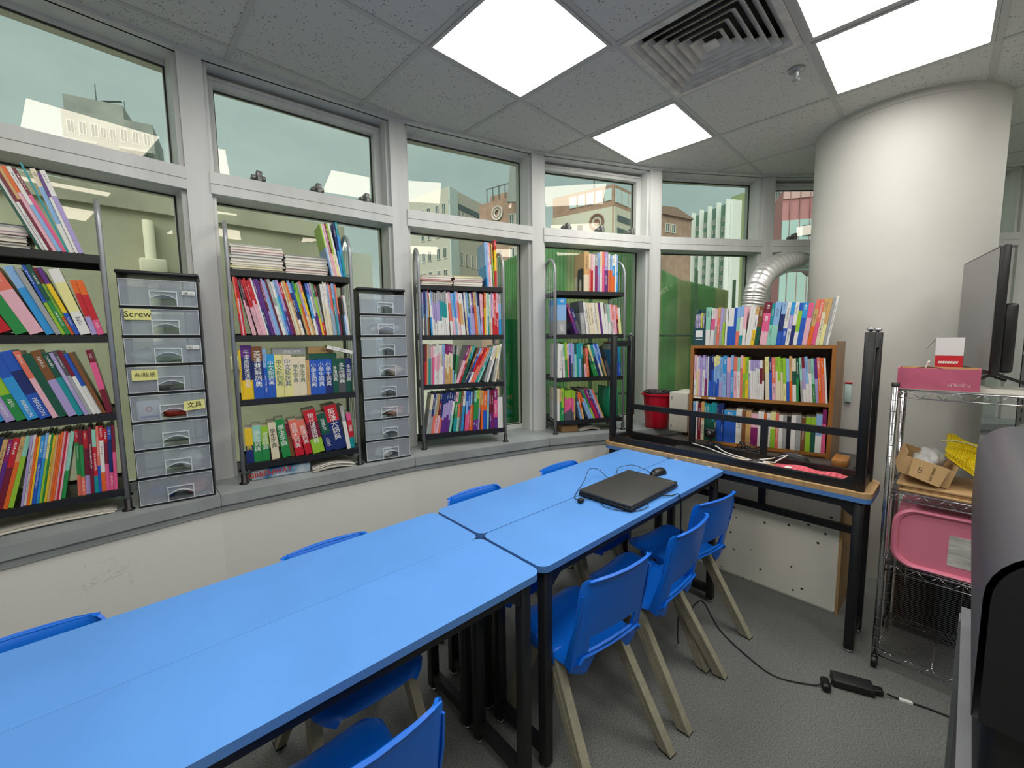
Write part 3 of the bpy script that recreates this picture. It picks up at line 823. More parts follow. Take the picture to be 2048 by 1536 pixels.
for i, (fl, fr, lb) in RACKP.items():
    a, rz = rack_frame(fl, fr)
    if i == 1: o = rk; o.location = (a.x, a.y, Z_SILL); o.rotation_euler = (0, 0, rz); o['label'] = lb
    else: o = dup(rk, (a.x, a.y, Z_SILL), rz, lb)
    RK[i] = Matrix.Translation((a.x, a.y, 0)) @ Matrix.Rotation(rz, 4, 'Z')
PL = {1: 'far-left rack', 2: 'rack between drawer towers', 3: 'rack right of plain drawers', 4: 'rack behind black legs'}
HM = 0.283
def row(i, s, spec, **kw):
    nm = ['bottom', 'third', 'second', 'top'][s]
    kw.setdefault('hmax', HM); x0 = kw.pop('x0', 0.016); x1 = kw.pop('x1', RW - 0.016)
    return place_row(spec, RK[i], x0, x1, SH[s] + 0.0005, place='%s shelf, %s' % (nm, PL[i]), **kw)
# ---- rack 1
flat_stack(RK[1], 0.07, 0.365, 0.02, SH[3] + .0005, [(.012, 'g', .2), (.010, 'K', .2), (.014, 'I', .2), (.010, 'K', .2), (.012, 'p', .2), (.018, 'W', .2), (.006, 'N', .2)], 'pile, top shelf, far-left rack')
row(1, 3, '@-20 7:D^285 8:W^300 8:M/W^300 8:T/M^300 11:O/p^300 11:W/b^300 10:M/P^298 @-17 6:C^318 @-15 14:I/b/W^300 8:V/W^290 14:W/v^300', x0=0.296, x1=0.545, fit=False)
row(1, 2, '@-24 14:N 20:B 16:G 8:S 8:b 36:R @-22 26:p/G 30:S/p @-19 18:b/c 12:g @-18 8:B/L 10:D/G 8:M/L/O 10:V/Y/B @-15 24:W/y/W @-12 13:O/R/v^215 15:O/R/P^215', hmax=.268, x0=.07)
row(1, 1, '@-12 30:b/c 30:c/B @-17 24:P 24:P/U 20:N/B/c=wPEARSON 18:V/v=wPEARSON 20:D/L/G 22:B/c=wPEARSON 24:B/N/B=wPEARSON 12:S/p 18:D 18:m/v 14:D/C 8:v 8:d/g 9:M/W 10:B/W 9:m @-9 14:M/P/M', hmax=.268)
row(1, 0, '@14 10:W 12:b 9:g 12:D/g 9:T/g 14:D/C/G 14:U 12:p/g 7:W 7:I 9:W 9:N 9:T/Y 9:U/V 12:R/M 9:T/O 10:E/L @10 5:v 5:W 5:O 4:Y 8:c/B 6:b/c 5:y/L 4:G 5:Y 5:T 4:O 5:O 4:p 4:R 4:p 9:E/G @2 9:R/G/S 8:M/G/S 11:R/M/v 8:M 9:E/R/C 6:S/B 10:R/W/O 9:R/M/P 9:B/N/P 8:M/P', hmax=.272)
# ---- rack 2
z = flat_stack(RK[2], 0.012, 0.235, 0.02, SH[3] + .0005, [(.010, 'W', .19), (.012, 'y', .19), (.008, 'W', .19), (.012, 'I', .19), (.014, 'W', .19), (.014, 'g', .19), (.012, 'g', .19), (.012, 'p', .19), (.014, 'I', .19), (.010, 'W', .19)], 'left pile, rack between towers')
z = flat_stack(RK[2], 0.245, 0.445, 0.02, SH[3] + .0005, [(.014, 'W', .19), (.012, 'p', .19), (.014, 'W', .19), (.010, 'I', .19), (.016, 'W', .19), (.014, 'W', .19), (.012, 'g', .19)], 'right pile, rack between towers')
row(2, 3, '@-10 6:L/b^270 6:W^270 9:p^272 7:M/p^275 9:L/y^275 9:W^278 @-7 11:N/c^280 12:C/c/C^285', x0=0.412, x1=0.545, fit=False)
row(2, 2, '@-4 5:S/O/R 5:R/p 5:R @-10 6:d/p 6:M/p @-12 4*7:R/p 6:W 8:V/N 12:V 6:M/v 8:v/b 6:b 6:M 11:g/W 8:W/E/b 9:b/c/B 9:v/V 9:R/M 5:I 9:T/I 6:O/T 10:b/N/W 7:B/K 8:G/L/T 7:L/O 8:g/v/I 9:S/Y/T @-9 10:B/c/W 7:v/W/V 7:g/V 8:G/L/Y 8:M/g/R @-5 5*5:W/I 5:b/g 5:S/b 6:S/g 6:b/C 6:b 6:S/M +2 7:d/b^205 5:W^215 5:W^215')
# dictionaries
row(2, 1, '5:Y^245 26:V/N/Y^268=w牛津高階英漢雙解 27:m/N/B^262=w英漢雙解詞典 9:b/B^250 20:c/C/B^222=w中文新詞典 22:y^218=g中文新詞典 23:I/y^218=b中文新詞典 19:I^206=g學生字典 19:I^206=g學生字典 10:T^185 22:B^186=w小學生詞典 21:B^188=w小學生詞典 22:B/N^188=w小學生詞典 17:D^188=w多用詞典 23:D/d^188=w多用詞典 19:N/D^188=w多用詞典', kind='dictionary', dep=.15, y0=0.012)
row(2, 0, '@0 17:Y/N^175=y新字典 19:E/G^185=w學生詞典 16:L/G^180=w成語詞典 @-3 18:I^192=k學生字典 @-7 20:G^206=w學生字典 9:M/m^180 @-8 21:S/R^195=w成語大詞典 @-10 18:S/R^190=w英漢詞典 @-9 30:R/M/L^240=w現代漢語詞典 @-11 23:D/N^215 32:R/N^255=w英漢大詞典 @-7 10:g/W^248 @-5 13:P/R/C^200=w詞典', kind='dictionary', dep=.14, y0=0.008)
for (x, wz, z0, c, lb) in ((0.09, .15, SH[1] + .0, 'g', 'grey worn dictionary lying on top of the cream dictionaries'), ): pass
def lying(frm, x, y, z, L, T, D, band, tilt, lb, name='dictionary'):
    me = book_mesh(T, L, D, band, text=True); o = bpy.data.objects.new(name, me); COL.objects.link(o)
    o.matrix_world = frm @ Matrix.Translation((x, y, z)) @ Matrix.Rotation(R_(tilt), 4, 'Y') @ Matrix(((0, 0, 1, 0), (0, 1, 0, 0), (-1, 0, 0, 0), (0, 0, 0, 1))) @ Matrix.Translation((-T, 0, 0))
    return tag(o, lb, 'book', 'dictionaries lying on the third shelf of the middle rack')
lying(RK[2], 0.160, 0.03, SH[1] + .2195, .15, .030, .14, 'g', 0, 'grey worn dictionary lying on the cream dictionaries, rack between towers')
lying(RK[2], 0.325, 0.02, SH[1] + .1895, .135, .030, .14, 'D', 0, 'dark green dictionary lying on the blue set, rack between towers')
lying(RK[2], 0.325, 0.04, SH[1] + .2205, .125, .034, .13, 'T', 0, 'tan dictionary lying above the dark green one, rack between towers')
lying(RK[2], 0.410, 0.00, SH[1] + .245, .135, .018, .10, 'W', 14, 'thin white dictionary tilted across the blue set, rack between towers')
# ---- rack 3
flat_stack(RK[3], 0.016, 0.215, 0.015, SH[3] + .0005, [(.014, 'W', .2), (.014, 'I', .2), (.010, 'R', .2), (.014, 'W', .2), (.012, 'I', .2)], 'left pile, rack right of plain drawers')
flat_stack(RK[3], 0.222, 0.415, 0.015, SH[3] + .0005, [(.016, 'W', .2), (.014, 'W', .2), (.010, 'p', .2), (.014, 'I', .2), (.012, 'y', .2)], 'right pile, rack right of plain drawers')
row(3, 3, '@-3 7:b/c^285 9:b^290 8:v/p^288 7:W/p^285 8:S/W^285 6:d^282 6:Y/L^280 @0 15:R/Y/R^305', x0=0.425, x1=0.535, fit=False)
row(3, 2, '@0 6:v/b/W 9:N/d 6:b/g 6:S/T/m @-2 6:W/c 5:b/W 4*7:g/v/W 4*7:g/C/W 6:W @-4 11:p/S/W 9:b/p 7:c/b 8:b/v/W 8:p/S/p 12:W/T/W 5:W 5:N/K 8:W/I 7:b/B 7:D/b 8:W/v 8:V/v 8:T/O 7:g 7:N/b @-2 7:p/v 6:p/R @0 7:O/Y 7:I/W 8:E/C 7:W/I/T 6:v/W 6:p/R 10:R 11:p/R 12:g/b/c')
row(3, 1, '@2 9:M/R 7:T 9:g/C 7:p/g 8:p/P 4*6:W/p/W 6:I/W 7:b/g/W 7:b/v 4*8:U/I/T 7:g/D/b @6 8:g/G/E @20 12:U/p 8:T/R 13:C/D @24 9:m/d 9:b/B/N 9:S/R/W @25 9:R/S 10:O/S 9:g/C 9:C/E @17 11:W/g 9:I/W @10 8:y/g 8:W/I', hmax=.262)
row(3, 0, '@9 10:I/g 7:N/g 9:g/S 8:T/p 8:N/M/p 7:N/S 4*8:N/v/V 8:N/W/E @6 12:p/G/C 9:G/S/E 8:m/d 10:W/c @4 8:B/b/P 9:B/P 6:b/O 8:d/O 9:E/G/V 10:L/G/V 6:T/v @2 9:T/O 16:O/B 7:b/E @0 9:M/V 8:M/U 16:U/P/V^270 12:W^212 8:W^212', hmax=.272)
# ---- rack 4
row(4, 3, '@0 20:T/I^285 9:I/S 8:p/R 7:W 12:g/U 8:b/v +4 9:I/W^290 11:S/P^290 13:v/V^290 +3 8:W/S 9:b/O 10:W/c/O 8:W 8:b/c', x0=0.225, x1=0.50, hmax=.28)
row(4, 2, '@0 32:c/b/g +2 @-20 9:U/V^235 10:N/d^200 @-6 15:d/g^245 @-8 10:W^235 11:I^232 10:I^232 9:W^232 10:I^232 8:V^234 12:W^236 @-5 9:g/W^225 7:E/W^222 8:p/g^222 7:S/p^220 8:p^218 7:S/M^215 10:W/y^200', hmax=.27)
row(4, 1, '@1 9:W 9:W @-2 9:E/W 8:L/G 7:p/S 8:b/N 8:v/d 7:b 8:D/E 9:C 9:C/b 9:C/D @-5 9:m/p^205 10:S/O^215 @-18 12:D/G^165 9:y/G 9:C/N 8:b/I 9:B/D 8:b/T @-20 14:K/d^240 +6 @-3 8:W/c/B 7:S/c/B 8:B 8:C/B', hmax=.262)
row(4, 0, '@0 12:I/W 8:T/G 14:L/G +3 5*9:L/P/d^225 9:L/T^215 @-13 9:d/b^195 10:O/T^190 @-24 11:O/b^220 9:d/b 9:G/L 9:U 9:U/R 9:N/V 9:b/v 9:S/T', hmax=.25, x1=.40)
GREENF = translucent('green_plastic_folder', (20, 150, 110), 0.12, 0.3)
for k in range(4):
    mb = MB(); x = .44 + k * .019; mb.rbox(x, x + .016, .01, .22, SH[0] + .001, SH[0] + .235 - .008 * k, .003, 1)
    o = mb.build('document_folder', GREENF); o.matrix_world = RK[4]
    tag(o, 'green plastic document folder, %s from left, bottom shelf, rack behind black legs' % ordw(k + 1), 'folder', 'green plastic folders on the far rack')
# bookend in front of the tan book on rack 4
mb = MB()
outer = [(0, 0), (.10, 0), (.10, .15), (.096, .164), (.086, .17), (.014, .17), (.004, .164), (0, .15)]
inner = [(.024, 0), (.024, .06), (.027, .08), (.036, .098), (.05, .104), (.064, .098), (.073, .08), (.076, .06), (.076, 0)]
ring = [(0, 0), (0, .15), (.004, .164), (.014, .17), (.086, .17), (.096, .164), (.10, .15), (.10, 0)] + inner[::-1]
bm = bmesh.new(); vs = [bm.verts.new((0, p[0], p[1])) for p in ring]; f = bm.faces.new(vs); r = bmesh.ops.extrude_face_region(bm, geom=[f]); bmesh.ops.translate(bm, vec=(-.0015, 0, 0), verts=[e for e in r['geom'] if isinstance(e, bmesh.types.BMVert)]); bmesh.ops.triangulate(bm, faces=[f for f in bm.faces if len(f.verts) > 4])
mb.bm(bm); mb.box(0, .11, .0, .1, 0.0, .0015)
o = mb.build('bookend', BLACK2); o.matrix_world = RK[4] @ Matrix.Translation((0.222, 0.02, SH[3] + .001))
tag(o, 'black metal bookend with an arched cut-out on the far rack', 'bookend')

# things under the racks, on the sill
mb = MB(); mb.rbox(.03, .30, .02, .20, 0.001, .052, .004, 1); o = mb.build('board_game', [mat('turquoise_game_box', (28, 120, 176), 0.4, noise=(16, .5), col2=(206, 214, 216))])
o.matrix_world = RK[2] @ Matrix.Translation((0, 0, Z_SILL)); tag(o, 'blue resource-file box lying under the rack between drawer towers', 'box')
text_obj('box_title', 'GREENWAY', .036, mat('red_print', (196, 52, 52), .5), o, frame((.115, .0195, .030), (1, 0, 0.06), (-.06, 0, 1)), bold=.0008)
text_obj('box_subtitle', "TEACHER'S RESOURCE FILE", .011, mat('white_print', (240, 240, 236), .5), o, frame((.205, .0195, .012), (1, 0, 0.0), (0, 0, 1)))
def paper_sheaf(name, label, M, w, d, n, curl):
    mb = MB(); nx = 10
    for k in range(n):
        pts = []; dx = random.uniform(-.008, .008); dy = random.uniform(-.008, .008)
        for i in range(nx + 1):
            u = i / nx; zz = k * .0022 + curl * math.sin(math.pi * u) * (0.5 + .5 * k / n) + .001
            pts.append((dx + u * w, zz))
        for (a, b) in zip(pts[:-1], pts[1:]):
            mb.quad([(a[0], dy, a[1]), (b[0], dy, b[1]), (b[0], d + dy, b[1]), (a[0], d + dy, a[1])])
    o = mb.build(name, PAPER); o.matrix_world = M; mod = o.modifiers.new('thickness', 'SOLIDIFY'); mod.thickness = .0012; mod.offset = 1
    return tag(o, label, 'papers')
paper_sheaf('paper_sheaf', 'loose white papers curling under the rack between drawer towers', RK[2] @ Matrix.Translation((.315, -.01, Z_SILL + .001)), .20, .2, 7, .022)
paper_sheaf('paper_sheaf', 'loose papers lying on the sill under the far-left rack', RK[1] @ Matrix.Translation((.17, .01, Z_SILL + .001)), .34, .2, 6, .012)
mb = MB(); mb.rbox(.06, .19, .03, .20, .0, .055, .003, 1); o = mb.build('carton', mat('brown_carton', (150, 116, 76), .7)); o.matrix_world = RK[4] @ Matrix.Translation((0, 0, Z_SILL + .001)); tag(o, 'flat brown carton under the far book rack', 'box')
paper_sheaf('paper_sheaf', 'plastic sleeves and papers under the far book rack', RK[4] @ Matrix.Translation((.21, .03, Z_SILL + .001)), .16, .18, 5, .03)

# ================================================================== DRAWER TOWERS
DRAWER = translucent('smoky_clear_plastic', (220, 226, 234), 0.76, 0.2, (236, 240, 243))
DRAWER_E = translucent('clear_plastic_edge', (222, 228, 232), 0.25, 0.25)
NOTE = mat('yellow_sticky_note', (226, 222, 140), .7); INK = mat('black_ink', (24, 24, 28), .6); TAGW = mat('white_price_tag', (232, 232, 228), .6)
TW, TD, TH_ = 0.262, 0.205, 0.985
ND = 8; DH = (TH_ - 0.02) / ND
def make_tower(label, loc, rz):
    t = thing('drawer_tower', label, 'drawer unit', loc, rz, 'plastic drawer towers on the window sill')
    mb = MB(); w = 0.012
    mb.box(0, w * .6, .02, TD, 0, TH_); mb.box(TW - w * .6, TW, .02, TD, 0, TH_)
    for k in range(ND): mb.box(w * .6, TW - w * .6, .012, .05, k * DH, k * DH + .007); mb.box(w * .6, TW - w * .6, TD - .03, TD - .006, k * DH, k * DH + .007)
    for k in range(1, ND + 1): mb.box(0, TW, .006, .02, k * DH - .002 + .004, k * DH + .011) if k < ND else None
    mb.box(0, TW, .006, .02, 0, .009)
    mb.build('drawer_frame', BLACK2, t)
    mb = MB(); mb.rbox(-.004, TW + .004, .004, TD + .002, TH_, TH_ + .016, .006, 2); mb.build('top_panel', BLACK2, t)
    ds = []
    for k in range(ND):
        z0 = k * DH + .0115; z1 = (k + 1) * DH - .001
        mb = MB(); s = .012; hw = .046; fx = TW / 2 + .012
        # front plate, slightly tapered, with a pull cut-out rim
        zt = z1; zb = z0
        hx0, hx1 = fx - hw + .004, fx + hw - .004
        mb.box(.006, hx0, -.004, -.001, zb, zt); mb.box(hx1, TW - .006, -.004, -.001, zb, zt); mb.box(hx0, hx1, -.004, -.001, zb + .034, zt)
        mb.box(.012, .0145, -.001, TD - .02, zb, zt - .012); mb.box(TW - .0145, TW - .012, -.001, TD - .02, zb, zt - .012); mb.box(.0145, TW - .0145, -.001, TD - .02, zb, zb + .002); mb.box(.0145, TW - .0145, TD - .022, TD - .02, zb + .002, zt - .012)
        dr = mb.build('drawer', DRAWER, t)
        mb = MB(); e = .0022
        for (a, b, c, d) in ((.006, TW - .006, zt - e, zt), (.006, TW - .006, zb, zb + e), (.006, .006 + e, zb, zt), (TW - .006 - e, TW - .006, zb, zt)): mb.box(a, b, -.006, -.004, c, d)
        mb.build('drawer_rim', DRAWER_E, dr)
        mb = MB()
        for (a, b, c, d) in ((fx - hw, fx + hw, zb + .060, zb + .064), (fx - hw, fx - hw + .004, zb, zb + .060), (fx + hw - .004, fx + hw, zb, zb + .060)): mb.box(a, b, -.009, -.004, c, d)
        arc = [(fx - hw + .004, zb + .030)] + [(fx - hw + .004 + (2 * hw - .008) * q / 8, zb + .030 + .016 * math.sin(math.pi * q / 8)) for q in range(1, 8)] + [(fx + hw - .004, zb + .030)]
        for (p, q) in zip(arc[:-1], arc[1:]):
            mb.add([(p[0], -.018, p[1]), (q[0], -.018, q[1]), (q[0], -.004, q[1]), (p[0], -.004, p[1]), (p[0], -.018, p[1] + .003), (q[0], -.018, q[1] + .003), (q[0], -.004, q[1] + .003), (p[0], -.004, p[1] + .003)], [(0, 3, 2, 1), (4, 5, 6, 7), (0, 1, 5, 4), (2, 3, 7, 6)])
        mb.build('handle', DRAWER_E, dr)
        ds.append((dr, z0, z1))
    return t, ds[::-1]
def note(dr, x, z, w, h, txt, size, tilt=0):
    mb = MB(); mb.quad([(x, -.0105, z), (x + w, -.0105, z + tilt), (x + w, -.0105, z + h + tilt), (x, -.0105, z + h)]); n_ = mb.build('sticky_note', NOTE, dr)
    n_['label'] = 'yellow sticky note with handwriting'
    text_obj('note_writing', txt, size, INK, dr, frame((x + w / 2, -.0112, z + h / 2 + tilt / 2), (1, 0, tilt / w * .9), (0, 0, 1)))
def barcode(dr, x, z):
    mb = MB(); mb.box(x, x + .044, -.0102, -.0098, z, z + .016); b = mb.build('price_tag', TAGW, dr)
    mb = MB()
    for q in range(9): mb.box(x + .004 + q * .0021, x + .004 + q * .0021 + random.choice((.0008, .0014)), -.0105, -.0102, z + .003, z + .013)
    for q in range(2): mb.box(x + .025, x + .040, -.0105, -.0102, z + .005 + q * .004, z + .006 + q * .004)
    mb.build('printed_bars', INK, dr)
a, rz = rack_frame((-0.026, 2.258), (0.22, 2.226))
t1, d1 = make_tower('clear eight-drawer tower with yellow handwritten notes, below the left mullion', (a.x, a.y, Z_SILL), rz); T1 = Matrix.Translation((a.x, a.y, Z_SILL)) @ Matrix.Rotation(rz, 4, 'Z')
barcode(d1[0][0], .205, d1[0][1] + .05); barcode(d1[2][0], .205, d1[2][1] + .058)
note(d1[1][0], .016, d1[1][1] + .062, .082, .044, 'Screw', .034); note(d1[3][0], .020, d1[3][1] + .052, .082, .044, '夾/貼紙', .021); note(d1[4][0], .178, d1[4][1] + .03, .074, .042, '文具', .028, .006)
a, rz = rack_frame((0.892, 2.225), (1.138, 2.178))
t2, d2 = make_tower('clear eight-drawer tower without notes, between two book racks', (a.x, a.y, Z_SILL), rz); T2 = Matrix.Translation((a.x, a.y, Z_SILL)) @ Matrix.Rotation(rz, 4, 'Z')
# contents seen through the drawer fronts
def blob(name, label, cat, M, w, d, h, matl, seed=0, amp=.25):
    """crumpled bag or bundle"""
    rnd = random.Random(seed); bm = bmesh.new(); bmesh.ops.create_icosphere(bm, subdivisions=4, radius=1)
    off_ = Vector((seed * 3.1, seed * 1.7, seed * .9))
    for v in bm.verts:
        p = v.co.copy(); k = 1 + amp * 1.5 * mnoise.noise(p * 1.3 + off_) + .22 * abs(mnoise.noise(p * 3.4 + off_)) + .10 * mnoise.noise(p * 7 + off_)
        v.co = Vector((p.x * k * w / 2, p.y * k * d / 2, max(-.98, p.z * k) * h / 2 + h / 2))
    mb = MB(); mb.bm(bm, smooth=True); o = mb.build(name, matl); o.matrix_world = M; return tag(o, label, cat)
PB = mat('white_plastic_bag', (224, 224, 220), .4, noise=(20, .06), bump=(25, .6)); PBG = mat('grey_plastic_bag', (150, 152, 150), .4, noise=(12, .15), bump=(25, .6))
def inside(T, d, x, y, **kw): return T @ Matrix.Translation((x, y, d[1] + .003))
blob('plastic_bag', 'pale green-tinted bag inside the third drawer of the labelled tower', 'bag', inside(T1, d1[2], .12, .07), .17, .08, .075, mat('pale_green_bag', (196, 214, 196), .5), 1)
blob('plastic_bag', 'grey bundle inside the fourth drawer of the labelled tower', 'bag', inside(T1, d1[3], .08, .07), .11, .08, .045, PBG, 2)
mb = MB(); mb.rbox(-.04, .04, 0, .03, 0, .082, .008, 2); o = mb.build('plaster_packet', mat('white_packet', (230, 230, 228), .5, bump=(30, .3))); o.matrix_world = inside(T1, d1[4], .062, .006); tag(o, 'white packet with a red cross emblem inside the fifth drawer', 'packet')
mb = MB(); bm = bmesh.new(); bmesh.ops.create_circle(bm, cap_ends=True, radius=.012, segments=20, matrix=Matrix.Translation((0, -.0004, .045)) @ Matrix.Rotation(math.pi / 2, 4, 'X')); mb.bm(bm); mb.build('red_emblem', mat('red_print', (196, 52, 52), .5), o)
mb = MB(); mb.box(-.007, .007, -.0009, -.0005, .042, .048); mb.box(-.003, .003, -.0009, -.0005, .038, .052); mb.build('white_cross', TAGW, o)
mb = MB(); mb.box(-.03, .03, -.0006, -.0003, .008, .018); mb.build('blue_band', mat('blue_print', (60, 80, 170), .5), o)
blob('red_bundle', 'reddish bundle inside the fifth drawer of the labelled tower', 'bundle', inside(T1, d1[4], .15, .07), .09, .08, .04, mat('red_cloth', (196, 70, 50), .7), 3)
blob('paper_bundle', 'white folded paper inside the seventh drawer of the labelled tower', 'paper', inside(T1, d1[6], .19, .05), .09, .07, .085, PAPER, 4)
blob('cloth_bundle', 'blue and red bundle inside the bottom drawer of the labelled tower', 'bundle', inside(T1, d1[7], .07, .07), .11, .09, .06, mat('blue_cloth', (60, 80, 150), .7), 5)
blob('cloth_bundle', 'second bundle inside the bottom drawer of the labelled tower, right side', 'bundle', inside(T1, d1[7], .19, .07), .10, .09, .07, mat('red_blue_cloth', (170, 110, 110), .7, noise=(9, .3)), 6)
blob('plastic_bag', 'white coiled bag inside the second drawer of the plain tower', 'bag', inside(T2, d2[1], .16, .07), .16, .08, .07, PB, 7)
blob('bundle', 'white and orange bundle inside the fourth drawer of the plain tower', 'bundle', inside(T2, d2[3], .2, .06), .09, .08, .06, mat('peach_cloth', (222, 190, 160), .7, noise=(8, .2)), 8)
blob('bundle', 'mixed bundle inside the sixth drawer of the plain tower', 'bundle', inside(T2, d2[5], .18, .06), .13, .08, .06, mat('mixed_cloth', (190, 140, 120), .7, noise=(8, .3)), 9)
blob('plastic_bag', 'crumpled white bag inside the sixth drawer of the plain tower', 'bag', inside(T2, d2[5], .07, .06), .09, .07, .045, PB, 10)
blob('plastic_bag', 'crumpled white bag inside the bottom drawer of the plain tower', 'bag', inside(T2, d2[7], .11, .04), .10, .07, .06, PB, 11)

# ================================================================== LAPTOP, MOUSE, CABLES ON THE TABLE
zt = TT + .0008
Lw, Ld = 0.435, 0.285
t = thing('laptop', 'closed black laptop lying on the blue table', 'laptop', (1.500, 0.942, zt), R_(1.0))
LM = mat('charcoal_laptop_lid', (58, 58, 56), .42, noise=(60, .04)); LB = mat('black_laptop_base', (20, 20, 22), .45)
mb = MB(); mb.rbox(0, Lw, 0, Ld, .004, .019, .005, 2); mb.box(.02, .05, .02, .05, 0, .004); mb.box(Lw - .05, Lw - .02, .02, .05, 0, .004); mb.box(.02, .05, Ld - .05, Ld - .02, 0, .004); mb.box(Lw - .05, Lw - .02, Ld - .05, Ld - .02, 0, .004); mb.build('base', LB, t)
mb = MB(); mb.rbox(.002, Lw - .002, .002, Ld - .002, .0195, .032, .005, 3); lid = mb.build('lid', LM, t)
text_obj('lid_logo', 'ThinkPad', .012, mat('silver_print', (190, 190, 190), .4, .5), lid, frame((Lw - .035, .035, .0323), (.6, -.8, 0), (.8, .6, 0)))
for k in range(4): 
    mb = MB(); x = .03 + k * .03; mb.box(x, x + .02, -.0005, .001, .007, .014); mb.build('port', mat('dark_port', (8, 8, 9), .6), t)
# mouse
t = thing('computer_mouse', 'black computer mouse beside the laptop', 'mouse', (2.055, 1.125, zt), R_(165))
bm = bmesh.new(); bmesh.ops.create_uvsphere(bm, u_segments=24, v_segments=14, radius=1)
for v in bm.verts:
    x, y, z = v.co; z = max(0, z); w = .031 * (1 - .12 * math.cos(x * 2.2)); v.co = (x * .056, y * w, z * .036 * (1 - .18 * x))
mb = MB(); mb.bm(bm, smooth=True); mb.build('shell', mat('mouse_black', (24, 24, 26), .3), t, sharp=60)
mb = MB(); M = Matrix.Translation((.030, 0, .0255)) @ Matrix.Rotation(math.pi / 2, 4, 'X'); mb.lathe([(.001, -.004), (.009, -.004), (.009, .004), (.001, .004)], 16, M=M); mb.build('scroll_wheel', BLACK2, t)
def cable(name, label, pts, r, matl, cat='cable'):
    """smooth cable through points (Catmull-Rom)"""
    P = [Vector(p) for p in pts]; P = [P[0]] + P + [P[-1]]; out = []
    for i in range(1, len(P) - 2):
        for k in range(8):
            u = k / 8; a, b, c, d = P[i - 1], P[i], P[i + 1], P[i + 2]
            out.append(.5 * ((2 * b) + (c - a) * u + (2 * a - 5 * b + 4 * c - d) * u * u + (3 * b - a - 3 * c + d) * u ** 3))
    out.append(P[-2]); mb = MB(); mb.tube(out, r, 6); return tag(mb.build(name, matl), label, cat)
cable('mouse_cable', 'thin black mouse cable looping behind the laptop', [(1.500, 1.16, zt + .012), (1.462, 1.175, zt + .006), (1.455, 1.215, zt + .004), (1.53, 1.262, zt + .003), (1.63, 1.30, zt + .02), (1.73, 1.345, zt + .05), (1.80, 1.335, zt + .035), (1.80, 1.275, zt + .006), (1.86, 1.268, zt + .004), (1.96, 1.315, zt + .015), (2.045, 1.28, zt + .02), (2.06, 1.20, zt + .006), (2.01, 1.142, zt + .008)], .0017, BLACK2)
t = thing('usb_receiver', 'small black usb plug sticking out beside the laptop', 'usb plug', (1.452, 1.168, zt), R_(10))
mb = MB(); mb.rbox(-.028, .0, -.012, .012, .001, .02, .005, 2); mb.build('plug_body', BLACK2, t); mb = MB(); mb.box(0, .016, -.005, .005, .006, .012); mb.build('plug_metal', STEEL, t)
cable('charger_cable', 'black laptop charger cable hanging over the table edge', [(1.62, .938, zt + .012), (1.60, .922, zt + .006), (1.53, .935, zt + .003), (1.485, .99, zt + .003), (1.47, 1.06, zt + .005), (1.497, 1.10, zt + .012)], .0018, BLACK2)
cable('power_cable', 'black power cable falling from the table to the floor', [(1.76, .938, zt + .010), (1.80, .918, zt + .004), (1.84, .893, zt - .006), (1.842, .886, .60), (1.845, .888, .2), (1.88, .90, .008), (2.08, .96, .005), (2.30, .97, .005), (2.13, .80, .005), (2.03, .62, .005), (2.0, .50, .005), (2.06, .38, .006), (2.090, .350, .012)], .0028, BLACK2)
t = thing('cable_toroid', 'black ferrite lump on the floor cable beside the adapter', 'cable', (2.093, .337, 0), R_(20))
mb = MB(); mb.rbox(-.034, .034, -.017, .017, .0, .032, .012, 3); mb.build('ferrite', BLACK2, t)
t = thing('power_adapter', 'black laptop power adapter lying on the carpet', 'power adapter', (2.178, .258, 0), R_(-68))
mb = MB(); mb.rbox(-.074, .074, -.034, .034, .0, .034, .005, 2); mb.build('adapter_body', mat('adapter_black', (30, 30, 32), .5), t)
mb = MB(); mb.rbox(.074, .106, -.016, .016, .006, .028, .005, 2); mb.build('adapter_plug', BLACK2, t)
cable('mains_cable', 'black mains cable leaving the adapter along the carpet', [(2.222, .148, .014), (2.238, .11, .006), (2.26, .04, .005), (2.272, -.03, .005), (2.278, -.12, .005)], .0032, BLACK2)
mb = MB(); mb.box(-.012, .030, -.007, .007, .001, .011); o = mb.build('cable_tag', TAGW); o.location = (2.238, .098, 0); o.rotation_euler = (0, 0, R_(-72)); tag(o, 'white label wrapped around the floor cable', 'label')
cable('adapter_lead', 'short black lead between ferrite lump and adapter', [(2.105, .325, .014), (2.13, .322, .010), (2.152, .326, .014)], .0025, BLACK2)
# tape remnants at the table's far end
for (x, y, rz, lb) in ((2.395, 1.185, 15, 'torn white tape remnant at the table corner near the seam'), (2.395, .99, -10, 'short white tape strip at the far table corner')):
    mb = MB(); mb.prism([(-.008, -.014), (.009, -.018), (.012, .0), (.006, .016), (-.006, .02), (-.012, .004)], 0, .0006); o = mb.build('tape_strip', TAGW); o.location = (x, y, TT + .0004); o.rotation_euler = (0, 0, R_(rz)); tag(o, lb, 'tape')

